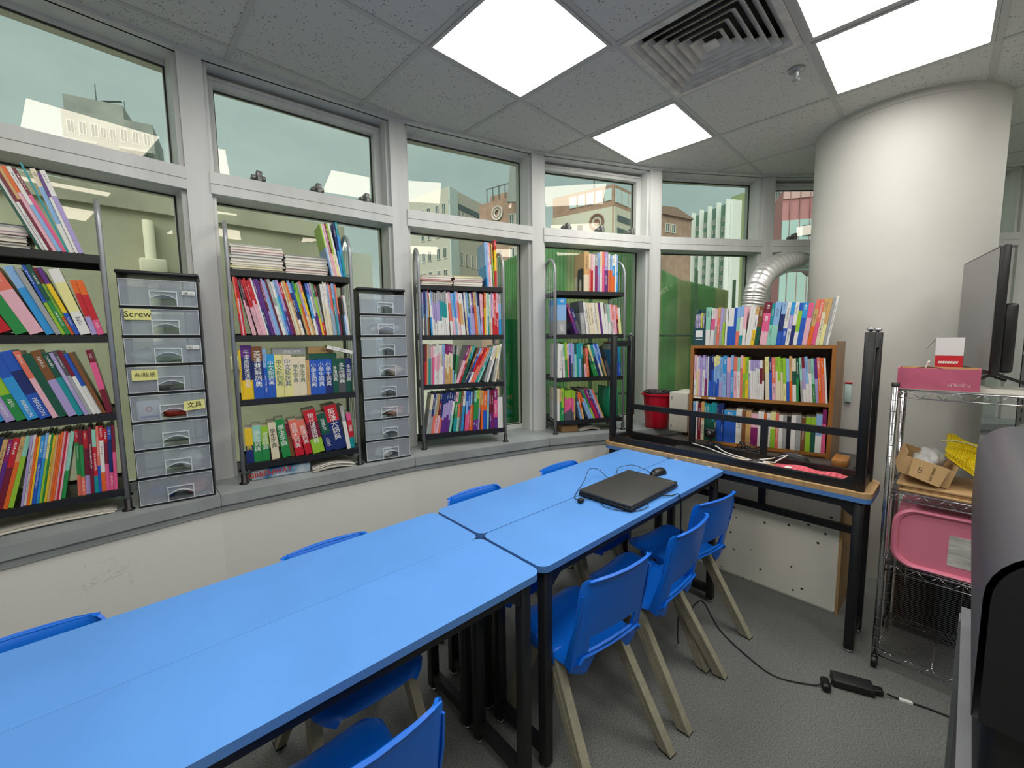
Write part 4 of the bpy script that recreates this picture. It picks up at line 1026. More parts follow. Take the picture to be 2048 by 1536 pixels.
# ================================================================== WHITE CABINET AND WOODEN BOOKCASE
CABT = 0.797
def spot_paint():
    m = mat('chipped_white_paint', (244, 243, 230), .6, noise=(3, .02)); nt = m.node_tree; p = nt.nodes['Principled BSDF']
    src = p.inputs['Base Color'].links[0].from_socket
    tc = nt.nodes.new('ShaderNodeTexCoord'); v = nt.nodes.new('ShaderNodeTexVoronoi'); v.inputs['Scale'].default_value = 14
    nt.links.new(tc.outputs['Object'], v.inputs['Vector'])
    a = nt.nodes.new('ShaderNodeMath'); a.operation = 'LESS_THAN'; a.inputs[1].default_value = .10; nt.links.new(v.outputs['Distance'], a.inputs[0])
    mx = nt.nodes.new('ShaderNodeMixRGB'); mx.inputs[2].default_value = rgb((70, 66, 60)); nt.links.new(a.outputs[0], mx.inputs[0]); nt.links.new(src, mx.inputs[1]); nt.links.new(mx.outputs[0], p.inputs['Base Color'])
    return m
t = thing('low_cabinet', 'white painted low cabinet with chipped front behind the cross table', 'cabinet', (0, 0, 0))
CP = spot_paint()
mb = MB(); mb.box(2.722, 3.19, .425, 1.46, .0, CABT - .018); mb.build('carcass', CP, t)
mb = MB(); mb.box(2.716, 2.722, .419, 1.46, .01, CABT - .02); mb.build('front_panel', CP, t)
mb = MB(); mb.box(2.714, 3.19, .405, .419, .0, CABT - .02); mb.build('side_panel', TAN, t)
mb = MB(); mb.box(2.708, 3.20, .40, 1.465, CABT - .018, CABT); mb.build('worktop', mat('dark_laminate', (70, 66, 62), .5), t)
# bookcase
BCL, BCR = Vector((2.775, 1.300)), Vector((2.955, 0.525))
d = (BCR - BCL).normalized(); BW = (BCR - BCL).length; brz = math.atan2(d.y, d.x)
BC = Matrix.Translation((BCL.x, BCL.y, CABT + .0006)) @ Matrix.Rotation(brz, 4, 'Z')
def wood(name, c, k):
    m = bpy.data.materials.new(name); m.use_nodes = True; nt = m.node_tree; p = nt.nodes['Principled BSDF']; p.inputs['Roughness'].default_value = .42
    tc = nt.nodes.new('ShaderNodeTexCoord'); mp = nt.nodes.new('ShaderNodeMapping'); mp.inputs['Scale'].default_value = k; nt.links.new(tc.outputs['Object'], mp.inputs['Vector'])
    n = nt.nodes.new('ShaderNodeTexNoise'); n.inputs['Scale'].default_value = 6; n.inputs['Detail'].default_value = 6; n.inputs['Distortion'].default_value = .6; nt.links.new(mp.outputs['Vector'], n.inputs['Vector'])
    r = nt.nodes.new('ShaderNodeValToRGB'); r.color_ramp.elements[0].position = .3; r.color_ramp.elements[0].color = rgb(tuple(x * .78 for x in c)); r.color_ramp.elements[1].position = .7; r.color_ramp.elements[1].color = rgb(c)
    nt.links.new(n.outputs['Fac'], r.inputs['Fac']); nt.links.new(r.outputs['Color'], p.inputs['Base Color']); return m
WOODH = wood('honey_wood_horizontal', (176, 116, 52), (1, 6, 6)); WOODV = wood('honey_wood_vertical', (172, 112, 50), (6, 6, 1)); WOODG = wood('grey_brown_veneer_side', (150, 124, 98), (14, 14, .8)); WOODB = wood('dark_wood_back', (92, 58, 30), (6, 6, 1))
t = thing('bookcase', 'honey-coloured wooden bookcase standing on the low cabinet before the column', 'bookcase', BC.to_translation(), brz)
BZ = [0.030, 0.330, 0.672]; BD = .24; th = .02
mb = MB(); mb.box(0, th, 0, BD, 0, BZ[2]); mb.build('side_panel', WOODV, t)
mb = MB(); mb.box(BW - th, BW, 0, BD, 0, BZ[2]); mb.build('side_panel', WOODV, t)
mb = MB(); mb.prism([(BW + .0005, .012), (BW + .046, .098), (BW + .034, .108), (BW + .0005, .045)], 0, BZ[2] + .022); mb.build('veneer_board', WOODG, t)
for z in BZ:
    mb = MB(); mb.box(th, BW - th, .003, BD - .006, z - th, z); mb.build('shelf', WOODH, t)
mb = MB(); mb.box(th, BW - th, BD - .006, BD, 0, BZ[2] - th); mb.build('back_panel', WOODB, t)
mb = MB(); mb.box(th, BW - th, .012, .02, 0, BZ[0] - th); mb.build('plinth', WOODH, t)
for x in (.03, .12):
    mb = MB(); mb.box(x, x + .045, .0015, .003, BZ[1] - .017, BZ[1] - .006); mb.build('shelf_label', TAGW, t)
BF = BC
def brow(s, spec, nm, **kw):
    return place_row(spec, BF, kw.pop('x0', .026), kw.pop('x1', BW - .026), BZ[s] + .0005, place='%s of wooden bookcase' % nm, dep=kw.pop('dep', .19), **kw)
# magazine file at the left end of the top
t = thing('magazine_file', 'dark teal magazine file holding papers on top of the wooden bookcase', 'file box', (BC @ Vector((.012, .012, BZ[2]))), brz)
FB = mat('dark_teal_board', (20, 70, 78), .5); w, dd, h1, h2 = .074, .20, .115, .25
mb = MB(); mb.box(0, w, 0, .002, 0, h1); mb.box(0, w, dd - .002, dd, 0, h2)
for x in (0, w - .002): 
    mb.add([(x, .002, 0), (x, dd - .002, 0), (x, dd - .002, h2), (x, .12, h2), (x, .002, h1), (x + .002, .002, 0), (x + .002, dd - .002, 0), (x + .002, dd - .002, h2), (x + .002, .12, h2), (x + .002, .002, h1)], [(4, 3, 2, 1, 0), (5, 6, 7, 8, 9), (0, 5, 9, 4), (4, 9, 8, 3), (3, 8, 7, 2)])
mb.box(.002, w - .002, .002, dd - .002, 0, .002); mb.build('file_box', FB, t)
mb = MB(); mb.box(.014, .058, -.0006, 0, .055, .098); mb.build('white_label', TAGW, t); mb = MB(); mb.box(.014, .058, -.0006, 0, .038, .042); mb.build('stripe', TAGW, t)
for k in range(5):
    mb = MB(); x = .008 + k * .012; lz = .205 + random.uniform(-.01, .012)
    if k == 3: lz = .215
    mb.box(x, x + .008, .012, .17, .004, lz); o = mb.build('folded_papers', [mat('lavender_paper', (176, 168, 196), .6, noise=(60, .2)), mat('yellow_paper', (214, 210, 90), .6)][1 if k == 3 else 0]); o.matrix_world = BC @ Matrix.Translation((.012, .012, BZ[2] + .0005)); tag(o, '%s paper bundle, %s from left inside the teal magazine file' % ('yellow' if k == 3 else 'lavender', ordw(k + 1)), 'papers', 'papers in the magazine file')
brow(2, '@0 14:E/W^250 @2 12:W/P/W^240 7:p/g^238 9:T/S^245 8:v/g^240 7:g/L^236 @1 6:W^236 @2 17:W/B^238 8:B^238 10:b/E/S^245 10:b/W/C^248 9:p/W^245 @6 7:W^240 8:W^238 10:T/W/Y^235 13:m/D^240 @5 20:M/P/p^262 9:C/E^255 16:b/E^262 @6 12:b/N/B^258 12:W/B^258 10:c/v/W^256 10:W/N^256 10:B/L/W^250 13:c/B^250 13:P/p^246 @8 10:S/T/O^266 10:S/P^266 9:T/I^268 9:T/y^270 7:g^272 6:W^280', 'top', x0=.090, x1=BW - .002, hmax=.262)
brow(1, '@0 8:p/W 7:W/y 7:v/p 7:v 8:v/W 9:v/U 4:W 9:N/B 8:N/B 3*6:y/b/B 11:b/v 13:c/b @-1 14:p/v 8:b/c 12:S/p 9:E/W 8:p/S 9:Y/L 9:L/Y 6:W/g^245 4*7:v/W/W^245 8:W/M/W^245 6:m/W^245 @-3 12:y/I 8:N/B 11:S/p 3*7:L/I 9:L/y 9:b/B 8:T/O 11:I/D/W^262 8:D/G @-5 7:E/g 8:M/v/W 9:b/W 8:g/W 8:E/G 8:V/v 9:S/O 9:O/S 5:W', 'middle shelf', hmax=.276)
brow(0, '8:b/p 6:W 10:M 9:T/I 5*7:C/D 3*6:N/B +3 34:c/B^215 16:W^228 10:m^222 14:T^220 18:p/U^205 15:W^222 7:O^210 10:W^215 12:y/L^225 8:S^218 10:W^210 9:g^210 10:K^208 12:W^215 12:g^215 10:m^205 12:L^210 11:L/D^210 14:b/W^232 9:U/P^262', 'bottom shelf', hmax=.262, kind='textbook')

# ================================================================== THINGS ON THE UPTURNED TABLE
ZU = TT + .0006 + .023 + .0006      # upturned plywood underside
def at(x, y, z=ZU): return Matrix.Translation((x, y, z))
t = thing('keyboard', 'black flat laptop keyboard base lying inside the upturned table frame', 'keyboard', (2.445, .93, ZU), R_(84))
mb = MB(); mb.rbox(0, .36, -.16, 0, .0, .014, .004, 2); mb.build('base', mat('keyboard_black', (34, 35, 36), .45), t)
mb = MB()
for r in range(5):
    for k in range(16): mb.box(.012 + k * .021, .012 + k * .021 + .018, -.022 - r * .021, -.022 - r * .021 + .018, .0141, .0165)
kk = mb.build('keys', mat('key_black', (46, 47, 48), .5), t); kk['kind'] = 'stuff'
mb = MB(); mb.rbox(0, .34, -.17, 0, .0, .012, .004, 2); o = mb.build('tablet', mat('glossy_black', (18, 18, 20), .15)); o.matrix_world = at(2.44, 1.31) @ Matrix.Rotation(R_(86), 4, 'Z'); tag(o, 'glossy black closed notebook inside the upturned table, left of the keyboard', 'laptop')
WC = mat('white_cable', (226, 226, 222), .5)
for k, pts in enumerate(([(2.62, 1.20, ZU + .035), (2.60, 1.10, ZU + .03), (2.56, 1.0, ZU + .024), (2.52, .90, ZU + .022), (2.50, .80, ZU + .02), (2.54, .72, ZU + .02)],
                         [(2.64, 1.06, ZU + .035), (2.61, 1.04, ZU + .045), (2.57, .97, ZU + .03), (2.54, .86, ZU + .024), (2.55, .78, ZU + .02), (2.58, .70, ZU + .02)],
                         [(2.50, .86, ZU + .02), (2.53, .80, ZU + .026), (2.60, .74, ZU + .03), (2.66, .70, ZU + .04), (2.63, .66, ZU + .06), (2.56, .70, ZU + .03)])):
    cable('white_cable', ['white cable running from the keyboard to the cable bundle', 'white cable with a raised loop above the keyboard', 'white cable coiled near the middle strut'][k], pts, .0035, WC)
PK = mat('pink_cloth', (232, 104, 118), .75, noise=(7, .06), bump=(12, .8))
mb = MB(); nx, ny = 14, 10; 
for i in range(nx):
    for j in range(ny):
        def P(a, b):
            u, v = a / nx, b / ny; return (2.442 + .17 * v + .015 * math.sin(u * 9), .375 + .33 * u, ZU + .004 + .014 * (math.sin(u * 13 + v * 6) * .5 + .5) * math.sin(math.pi * u) + .006 * math.sin(v * 9 + u * 4) ** 2)
        mb.quad([P(i, j), P(i, j + 1), P(i + 1, j + 1), P(i + 1, j)][::-1], smooth=True)
o = mb.build('pink_cloth', PK); m_ = o.modifiers.new('thickness', 'SOLIDIFY'); m_.thickness = .003; tag(o, 'crumpled pink cloth at the right end of the upturned table', 'cloth')
mb = MB(); mb.box(2.50, 2.53, .61, .64, ZU + .025, ZU + .026); o = mb.build('cloth_label', TAGW); tag(o, 'small white care label on the pink cloth', 'label')
mb = MB(); mb.rbox(0, .30, -.012, .012, 0, .014, .003, 1); o = mb.build('power_strip', WHITE); o.matrix_world = at(2.735, .80, CABT + .0006) @ Matrix.Rotation(R_(-88), 4, 'Z'); tag(o, 'long white cable trunking lying before the bookcase', 'power strip')
mb = MB(); mb.rbox(0, .16, 0, .07, 0, .045, .003, 1); o = mb.build('wood_block', WOODH); o.matrix_world = at(2.79, .418, CABT + .0006) @ Matrix.Rotation(R_(4), 4, 'Z'); tag(o, 'small honey wooden block on the cabinet beside the black legs', 'wood block')
# desk webcam on a stand, black headset, coiled wires, black mouse-shaped case
t = thing('webcam', 'black webcam on a stand in front of the lower bookcase shelf', 'webcam', (2.745, 1.135, CABT + .0006))
mb = MB(); mb.lathe([(.001, 0), (.05, 0), (.05, .008), (.012, .014), (.009, .06), (.009, .075), (.001, .075)], 20); mb.build('stand', BLACK2, t)
mb = MB(); mb.rbox(-.024, .024, -.034, .034, .07, .125, .014, 3); mb.build('camera_body', BLACK2, t)
mb = MB(); mb.lathe([(.001, 0), (.014, 0), (.014, .01), (.001, .01)], 16, M=Matrix.Translation((-.024, 0, .10)) @ Matrix.Rotation(-math.pi / 2, 4, 'Y')); mb.build('lens', mat('lens_grey', (120, 120, 124), .2, .6), t)
t = thing('desk_phone', 'black wedge-shaped desk phone lying before the bookcase', 'phone', (2.715, 1.23, CABT + .0006), R_(-92))
mb = MB(); mb.add([(0, 0, 0), (.16, 0, 0), (.16, .05, 0), (0, .05, 0), (0, 0, .012), (.16, 0, .012), (.16, .05, .035), (0, .05, .035)], [(0, 3, 2, 1), (4, 5, 6, 7), (0, 1, 5, 4), (1, 2, 6, 5), (2, 3, 7, 6), (3, 0, 4, 7)]); mb.build('phone_body', BLACK2, t)
for k in range(6):
    c = Vector((2.705 + random.uniform(-.01, .02), .885 + random.uniform(-.04, .04), CABT + .03 + random.uniform(0, .02))); pts = []
    for q in range(13):
        a = 2 * math.pi * q / 12; pts.append(c + Vector((.03 * math.cos(a), .07 * math.sin(a), .02 * math.sin(a * 2 + k) + .012 * math.cos(a + k))))
    cable('coiled_wire', 'loop %s of the tangled black wires before the bookcase' % ['one', 'two', 'three', 'four', 'five', 'six'][k], pts, .0028, BLACK2)
bm = bmesh.new(); bmesh.ops.create_uvsphere(bm, u_segments=24, v_segments=12, radius=1)
for v in bm.verts: v.co = (v.co.x * .032, v.co.y * .085, max(-.05, v.co.z) * .055)
mb = MB(); mb.bm(bm, smooth=True); o = mb.build('spectacle_case', BLACK2, loc=(2.75, .66, CABT + .004)); tag(o, 'black rounded case lying in front of the bookcase', 'case')
bm = bmesh.new(); bmesh.ops.create_uvsphere(bm, u_segments=20, v_segments=10, radius=1)
for v in bm.verts: v.co = (v.co.x * .033, v.co.y * .055, max(0, v.co.z) * .034)
mb = MB(); mb.bm(bm, smooth=True); o = mb.build('computer_mouse', BLACK2, loc=(2.535, .79, ZU)); tag(o, 'black computer mouse among the white cables', 'mouse')

# ================================================================== BUCKET, WHITE APPLIANCE, DUCT
t = thing('bucket', 'red plastic bucket with a dark mop wringer on the sill', 'bucket', (3.005, 1.668, Z_SILL + .0006))
RED = mat('red_plastic', (196, 14, 44), .35)
mb = MB(); mb.lathe([(.001, 0), (.082, 0), (.088, .006), (.105, .255), (.120, .258), (.122, .270), (.108, .272), (.101, .262), (.083, .012), (.001, .010)], 36); mb.build('bucket_body', RED, t, sharp=50)
mb = MB(); mb.rbox(-.03, .03, -.128, -.112, .235, .272, .008, 2); mb.build('lug', RED, t)
mb = MB()
mb.lathe([(.104, .262), (.106, .286), (.098, .290), (.092, .270), (.05, .235), (.001, .232)], 36)
mb.build('wringer', mat('dark_grey_plastic', (52, 48, 48), .5), t, sharp=50)
for k in range(10):
    a = 2 * math.pi * k / 10; mb = MB(); mb.bar((.045 * math.cos(a), .045 * math.sin(a), .268), (.098 * math.cos(a), .098 * math.sin(a), .288), .012, .006); mb.build('wringer_rib', mat('dark_grey_plastic', (52, 48, 48), .5), t)
t = thing('appliance', 'white boxed portable air conditioner half hidden behind the bookcase', 'air conditioner', (0, 0, 0))
mb = MB(); mb.rbox(2.955, 3.20, 1.395, 1.540, Z_SILL + .001, 1.115, .006, 2); mb.build('appliance_body', mat('cream_plastic', (224, 222, 206), .5), t)
for z in (.845, 1.06):
    mb = MB(); mb.box(2.9535, 2.955, 1.515, 1.524, z, z + .022); mb.build('hinge', STEEL, t)
# flexible foil duct arching from behind the books to behind the column
FOIL = mat('foil_duct', (214, 214, 212), .3, .75, bump=(40, .3))
pts = [Vector(p) for p in ((3.25, 1.09, 1.30), (3.255, 1.09, 1.50), (3.26, 1.09, 1.66), (3.27, 1.08, 1.775), (3.285, 1.07, 1.86), (3.375, 1.045, 1.975), (3.58, 1.0, 2.065), (3.80, .965, 2.10), (4.06, .955, 2.12), (4.3, .96, 2.10))]
fine = []
P = [pts[0]] + pts + [pts[-1]]
for i in range(1, len(P) - 2):
    for k in range(14):
        u = k / 14; a, b, c, d_ = P[i - 1], P[i], P[i + 1], P[i + 2]
        fine.append(.5 * ((2 * b) + (c - a) * u + (2 * a - 5 * b + 4 * c - d_) * u * u + (3 * b - a - 3 * c + d_) * u ** 3))
rs = [.074 + (.006 if k % 3 == 0 else 0) for k in range(len(fine))]
t = thing('flexible_duct', 'silver corrugated flexible duct arching from behind the books to the column', 'duct', (0, 0, 0))
mb = MB(); mb.tube(fine, rs, 28, caps=False); mb.build('duct_hose', FOIL, t, sharp=60)
mb = MB(); mb.tube([(3.258, 1.09, 1.60), (3.266, 1.085, 1.74)], [.083, .081], 24, caps=False); mb.build('duct_collar', mat('foil_tape', (214, 214, 210), .3, .9, bump=(30, .8)), t)
# old power outlet bits stuck on the column, small hook
t = thing('wall_hook', 'small white and red plastic holder on the column behind the bookcase', 'hook', (0, 0, 0))
hx, hy = 3.585 * S, 0.374 * S
ang = R_(165); px, py = hx + (CR + .004) * math.cos(ang), hy + (CR + .004) * math.sin(ang)
Mh = Matrix.Translation((px, py, 1.10)) @ Matrix.Rotation(ang + math.pi / 2, 4, 'Z')
mb = MB(); mb.rbox(-.018, .018, -.012, .004, .0, .12, .006, 2, M=Mh); mb.build('holder', mat('pale_teal_plastic', (196, 222, 218), .4), t)
mb = MB(); mb.rbox(-.02, .02, -.014, .004, .12, .13, .003, 1, M=Mh); mb.build('holder_rim', RED, t)

# ================================================================== CHROME WIRE RACK AT THE RIGHT
WX0, WX1, WY0, WY1 = 2.405, 2.785, -0.72, 0.212
def wire_shelf(mb, x0, x1, y0, y1, z, rods=True):
    r = .003
    for (zz) in (z, z - .032):
        mb.tube([(x0, y0, zz), (x0, y1, zz)], r, 6); mb.tube([(x1, y0, zz), (x1, y1, zz)], r, 6)
        mb.tube([(x0, y0, zz), (x1, y0, zz)], r, 6); mb.tube([(x0, y1, zz), (x1, y1, zz)], r, 6)
    # truss zig-zag along the edges
    for x in (x0, x1):
        n = int((y1 - y0) / .034); pts = [(x, y1 - (y1 - y0) * k / n, z if k % 2 else z - .032) for k in range(n + 1)]
        for p, q in zip(pts[:-1], pts[1:]): mb.tube([p, q], .0016, 5)
    for y in (y0, y1):
        n = int((x1 - x0) / .034); pts = [(x0 + (x1 - x0) * k / n, y, z if k % 2 else z - .032) for k in range(n + 1)]
        for p, q in zip(pts[:-1], pts[1:]): mb.tube([p, q], .0016, 5)
t = thing('wire_rack', 'chrome wire shelving rack between the cross table and the printer', 'shelving rack', (0, 0, 0))
for x in (WX0, WX1):
    for y in (WY0, WY1):
        mb = MB(); mb.tube([(x, y, .05), (x, y, 1.315)], .0125, 14); 
        for k in range(24): mb.lathe([(.0127, 0), (.0131, .001), (.0131, .0025), (.0127, .0035)], 14, (x, y, .09 + k * .05))
        ps = mb.build('post', CHROME, t)
        mb = MB(); mb.lathe([(.001, .012), (.0135, .012), (.0135, -.004)], 14, (x, y, 1.305)); mb.build('post_cap', BLACK2, ps)
        mb = MB(); mb.rbox(x - .016, x + .016, y - .012, y + .012, .035, .06, .004, 1); mb.lathe([(.001, -.011), (.024, -.011), (.026, -.007), (.026, .007), (.024, .011), (.001, .011)], 20, M=Matrix.Translation((x - .006, y, .026)) @ Matrix.Rotation(math.pi / 2, 4, 'X')); mb.build('caster', BLACK2, ps)
WS = [0.085, 0.500, 0.835, 1.285]
for z in WS:
    mb = MB(); wire_shelf(mb, WX0 + .008, WX1 - .008, WY0 + .008, WY1 - .008, z); sh = mb.build('wire_shelf', CHROME, t)
    mb = MB(); n = 32
    if z < .2:
        for k in range(1, 26): x = WX0 + .008 + (WX1 - WX0 - .016) * k / 26; mb.tube([(x, WY0 + .008, z + .003), (x, WY1 - .008, z + .003)], .0017, 5)
        for k in range(1, 5): y = WY0 + (WY1 - WY0) * k / 5; mb.tube([(WX0 + .008, y, z), (WX1 - .008, y, z)], .0022, 5)
    else:
        for k in range(1, 26): x = WX0 + .008 + (WX1 - WX0 - .016) * k / 26; mb.tube([(x, WY0 + .008, z + .003), (x, WY1 - .008, z + .003)], .0017, 5)
    mb.build('shelf_wires', CHROME, sh)
# rear panel of thin horizontal wires in the bottom bay
mb = MB()
for k in range(41): z = .10 + k * .0098; mb.tube([(WX1 - .02, WY0 + .02, z), (WX1 - .02, WY1 - .02, z)], .0021, 5)
for k in range(5): y = WY1 - .06 - k * .2; mb.tube([(WX1 - .02, y, .09), (WX1 - .02, y, .50)], .002, 5)
mb.build('back_grille', CHROME, t)
mb = MB(); mb.box(WX0 + .01, WX1 - .01, WY0 + .01, WY1 - .01, WS[3] + .0046, WS[3] + .008); o = mb.build('shelf_mat', mat('clear_shelf_mat', (170, 168, 158), .5)); tag(o, 'beige plastic liner on the top shelf of the wire rack', 'shelf liner')
zt4 = WS[3] + .0086
# upside-down pink film carton
t = thing('carton', 'pink open carton standing upside-down lettered on the wire rack top', 'box', (2.425, -.035, zt4), R_(1))
PINKB = mat('dusty_pink_card', (196, 96, 124), .7, noise=(9, .06)); CARD = mat('brown_card', (196, 160, 112), .75, noise=(5, .05))
bw, bd, bh, c_ = .245, .16, .088, .003
for (nm, x0, x1, y0, y1) in (('front_wall', 0, c_, 0, bw), ('rear_wall', bd - c_, bd, 0, bw), ('side_wall', c_, bd - c_, 0, c_), ('side_wall', c_, bd - c_, bw - c_, bw)):
    mb = MB(); mb.box(x0, x1, y0, y1, 0, bh); m0 = mb
    o = mb.build(nm, [PINKB if nm == 'front_wall' or nm == 'side_wall' else CARD], t)
mb = MB(); mb.box(c_, bd - c_, c_, bw - c_, 0, .003); mb.build('carton_floor', CARD, t)
text_obj('carton_print', 'FUJIFILM', .018, mat('pale_pink_print', (226, 190, 196), .6), t, frame((-.0006, .058, .024), (0, 1, 0), (0, 0, -1)))
mb = MB(); mb.box(.02, .14, .10, .104, .004, .095, M=Matrix.Rotation(R_(12), 4, 'X')); o = mb.build('card_sheet', PAPER); o.matrix_world = Matrix.Translation((2.43, 0.04, zt4)); tag(o, 'white card sticking up inside the pink carton', 'card')
cable('carton_wire', 'looped thin wire inside the pink carton', [(2.48, .15, zt4 + .02), (2.47, .17, zt4 + .075), (2.48, .13, zt4 + .09), (2.50, .08, zt4 + .085), (2.49, .05, zt4 + .06), (2.5, .03, zt4 + .02)], .003, mat('brown_wire', (110, 70, 56), .5))
# red and white box behind it
t = thing('product_box', 'white and red product box before the tilted monitor', 'box', (2.665, .020, zt4), R_(0))
mb = MB(); mb.box(0, .10, 0, .088, .0, .135); mb.build('lower_half', mat('red_card', (206, 30, 46), .5), t)
mb = MB(); mb.box(-.0006, .1006, -.0006, .0886, .135, .215); mb.build('upper_half', mat('white_card', (226, 226, 228), .5), t)
mb = MB(); mb.add([(0, .0885, .215), (.10, .0885, .215), (.10, .125, .16), (0, .125, .16), (0, .0885, .217), (.10, .0885, .217), (.10, .125, .162), (0, .125, .162)], [(0, 3, 2, 1), (4, 5, 6, 7), (0, 1, 5, 4), (1, 2, 6, 5), (2, 3, 7, 6), (3, 0, 4, 7)]); mb.build('open_flap', mat('white_card', (226, 226, 228), .5), t)
mb = MB(); yq = .078
for wq in (.006, .004, .007, .005, .008, .005, .003, .007, .005): mb.add([(-.0008, yq, .100), (-.0008, yq - wq, .100), (-.0008, yq - wq - .003, .110), (-.0008, yq - .003, .110)], [(0, 1, 2, 3)]); yq -= wq + .0015
mb.build('box_print', mat('white_print', (240, 240, 236), .5), t)
# tv monitor on the rack, seen almost edge-on
A = Vector((2.62, -.060)); B = Vector((3.17, .052)); d = (B - A).normalized(); trz = math.atan2(d.y, d.x)
t = thing('monitor', 'large black framed monitor turned sideways on the wire rack', 'monitor', (A.x, A.y, zt4), trz)
mb = MB(); Lm = (B - A).length; z0, z1 = .055, .592
mb.rbox(0, Lm, -.030, 0, z0, z1, .006, 2); mb.build('bezel', BLACK2, t)
mb = MB(); mb.box(.010, Lm - .010, .0002, .0016, z0 + .02, z1 - .010); mb.build('screen', mat('grey_glossy_screen', (96, 96, 96), .12), t)
mb = MB(); mb.rbox(.03, Lm - .06, -.075, -.030, z0 + .01, z0 + .30, .012, 2); mb.build('rear_housing', BLACK2, t)
for x in (.02, Lm - .14):
    mb = MB(); mb.bar((x, -.015, z0 + .01), (x - .01, -.15, .006), .02, .012); mb.bar((x, -.015, z0 + .01), (x - .01, .08, .006), .02, .012); mb.build('stand_foot', BLACK2, t)
# middle shelf: carton with bags, yellow bag
zt3 = WS[2] + .0052
for k, (dx, dy, lb) in enumerate(((0, 0, 'lowest'), (.012, -.01, 'middle'), (.004, .008, 'topmost'))):
    mb = MB(); mb.rbox(0, .30, 0, .44, 0, .011, .002, 1); o = mb.build('flat_carton', [CARD, mat('grey_card', (150, 132, 112), .75), CARD][k] if False else CARD); o.matrix_world = Matrix.Translation((2.422 + dx, -.262 + dy, zt3 + k * .0116)); tag(o, '%s of the flattened brown cartons on the middle wire shelf' % lb, 'box', 'flattened cartons on the wire rack')
zc_ = zt3 + .036
t = thing('carton', 'worn brown carton tilted on flattened cartons on the middle wire shelf', 'box', (2.452, .028, zc_), 0)
t.rotation_euler = (R_(16), R_(4), R_(7))
cw, cl, chh = .165, .29, .10; DKC = mat('dark_card_edge', (96, 80, 62), .8)
for (nm, q) in (('side_wall', (0, cl, cw - .004, cw, 0, chh)), ('side_wall', (0, cl, 0, .004, 0, chh)), ('rear_wall', (cl - .004, cl, .004, cw - .004, 0, chh)), ('front_wall', (0, .004, .004, cw - .004, 0, chh * .8)), ('carton_floor', (.004, cl - .004, .004, cw - .004, 0, .004))):
    mb = MB(); mb.box(*q); mb.build(nm, CARD, t)
mb = MB(); mb.box(0, cl, -.0012, .0, chh - .012, chh + .002); mb.build('dark_rim', DKC, t)
vs = [(-.001, .02, chh * .8), (-.001, .14, chh * .8), (-.032, .132, .006), (-.032, .030, .0)]
mb = MB(); mb.add(vs + [(x + .002, y, z + .002) for x, y, z in vs], [(0, 1, 2, 3), (7, 6, 5, 4), (0, 4, 5, 1), (1, 5, 6, 2), (2, 6, 7, 3), (3, 7, 4, 0)]); fl = mb.build('printed_flap', mat('kraft_flap', (184, 150, 102), .75), t)
xd = (-.031, 0, -.078); text_obj('flap_print', 'EBN8 LAM', .013, mat('dark_print', (60, 48, 36), .7), fl, frame((-.0185, .065, .041), xd, (0, -1, 0))); text_obj('flap_mark', 'LE3', .019, mat('dark_print', (60, 48, 36), .7), fl, frame((-.0185, .105, .041), xd, (0, -1, 0)))
CLR = translucent('crinkled_clear_film', (224, 226, 224), .30, .2)
blob('plastic_bag', 'crinkled clear plastic bag inside the brown carton', 'bag', Matrix.Translation((2.56, .115, zc_ + .035)) @ Matrix.Rotation(R_(16), 4, 'X'), .17, .10, .115, CLR, 21, .3)
YEL = mat('yellow_bag', (244, 212, 8), .45)
mb = MB(); nx, ny = 26, 18
def yp(a, b):
    u, v = a / nx, b / ny
    top = 1.085 - .035 * u + .02 * mnoise.noise(Vector((u * 5, 0, 3))); bot = max(zt3 + .05, 1.0 - .17 * u) 
    p = Vector((u * 3.2, v * 2.6, 1.3)); n1 = mnoise.noise(p); n2 = mnoise.noise(p * 2.7)
    return (2.475 + .06 * max(0, .35 - u) / .35 + .075 * v + .040 * n1 + .014 * n2, .045 - .235 * u + .012 * n2, bot + (top - bot) * v + .012 * n1 * v)
for i in range(nx):
    for j in range(ny): mb.quad([yp(i, j), yp(i + 1, j), yp(i + 1, j + 1), yp(i, j + 1)], smooth=True)
o = mb.build('plastic_bag', YEL); m_ = o.modifiers.new('thickness', 'SOLIDIFY'); m_.thickness = .002; tag(o, 'bright yellow plastic bag spilling over the middle wire shelf', 'bag')
cable('hanging_strap', 'pale yellow strap arching above the yellow bag', [(2.50, .06, 1.07), (2.49, 0.02, 1.078), (2.48, -.03, 1.072), (2.47, -.07, 1.05)], .004, mat('pale_strap', (196, 190, 120), .6))
# third shelf: pink storage lid standing up
t = thing('storage_lid', 'pink plastic storage lid standing upright on the wire rack', 'storage lid', (2.438, -.095, WS[1] + .0052), R_(3))
PNK = mat('pink_plastic', (240, 138, 164), .4)
poly = rounded(-.14, .285, 0, .262, .075, 8); n_ = len(poly)
mb = MB()
def ringp(s, x): 
    cy, cz = .0725, .131; return [(x, cy + (p[0] - cy) * s, cz + (p[1] - cz) * s) for p in poly]
rings = [ringp(1, .012), ringp(1, .0), ringp(.955, -.006), ringp(.90, .0), ringp(.885, .010)]
for a_, b_ in zip(rings[:-1], rings[1:]):
    k0 = len(mb.v); mb.add(a_ + b_, [(i, (i + 1) % n_, n_ + (i + 1) % n_, n_ + i) for i in range(n_)], smooth=True)
mb.add(rings[-1], [tuple(range(n_))]); mb.add(rings[0], [tuple(range(n_))[::-1]])
lid = mb.build('lid_shell', PNK, t, sharp=50)
mb = MB(); mb.box(.0085, .0098, .032, .105, .05, .18); lb_ = mb.build('paper_label', mat('printed_grey_label', (206, 206, 200), .7, noise=(60, .10), nscale=(1, .15, 1)), t)
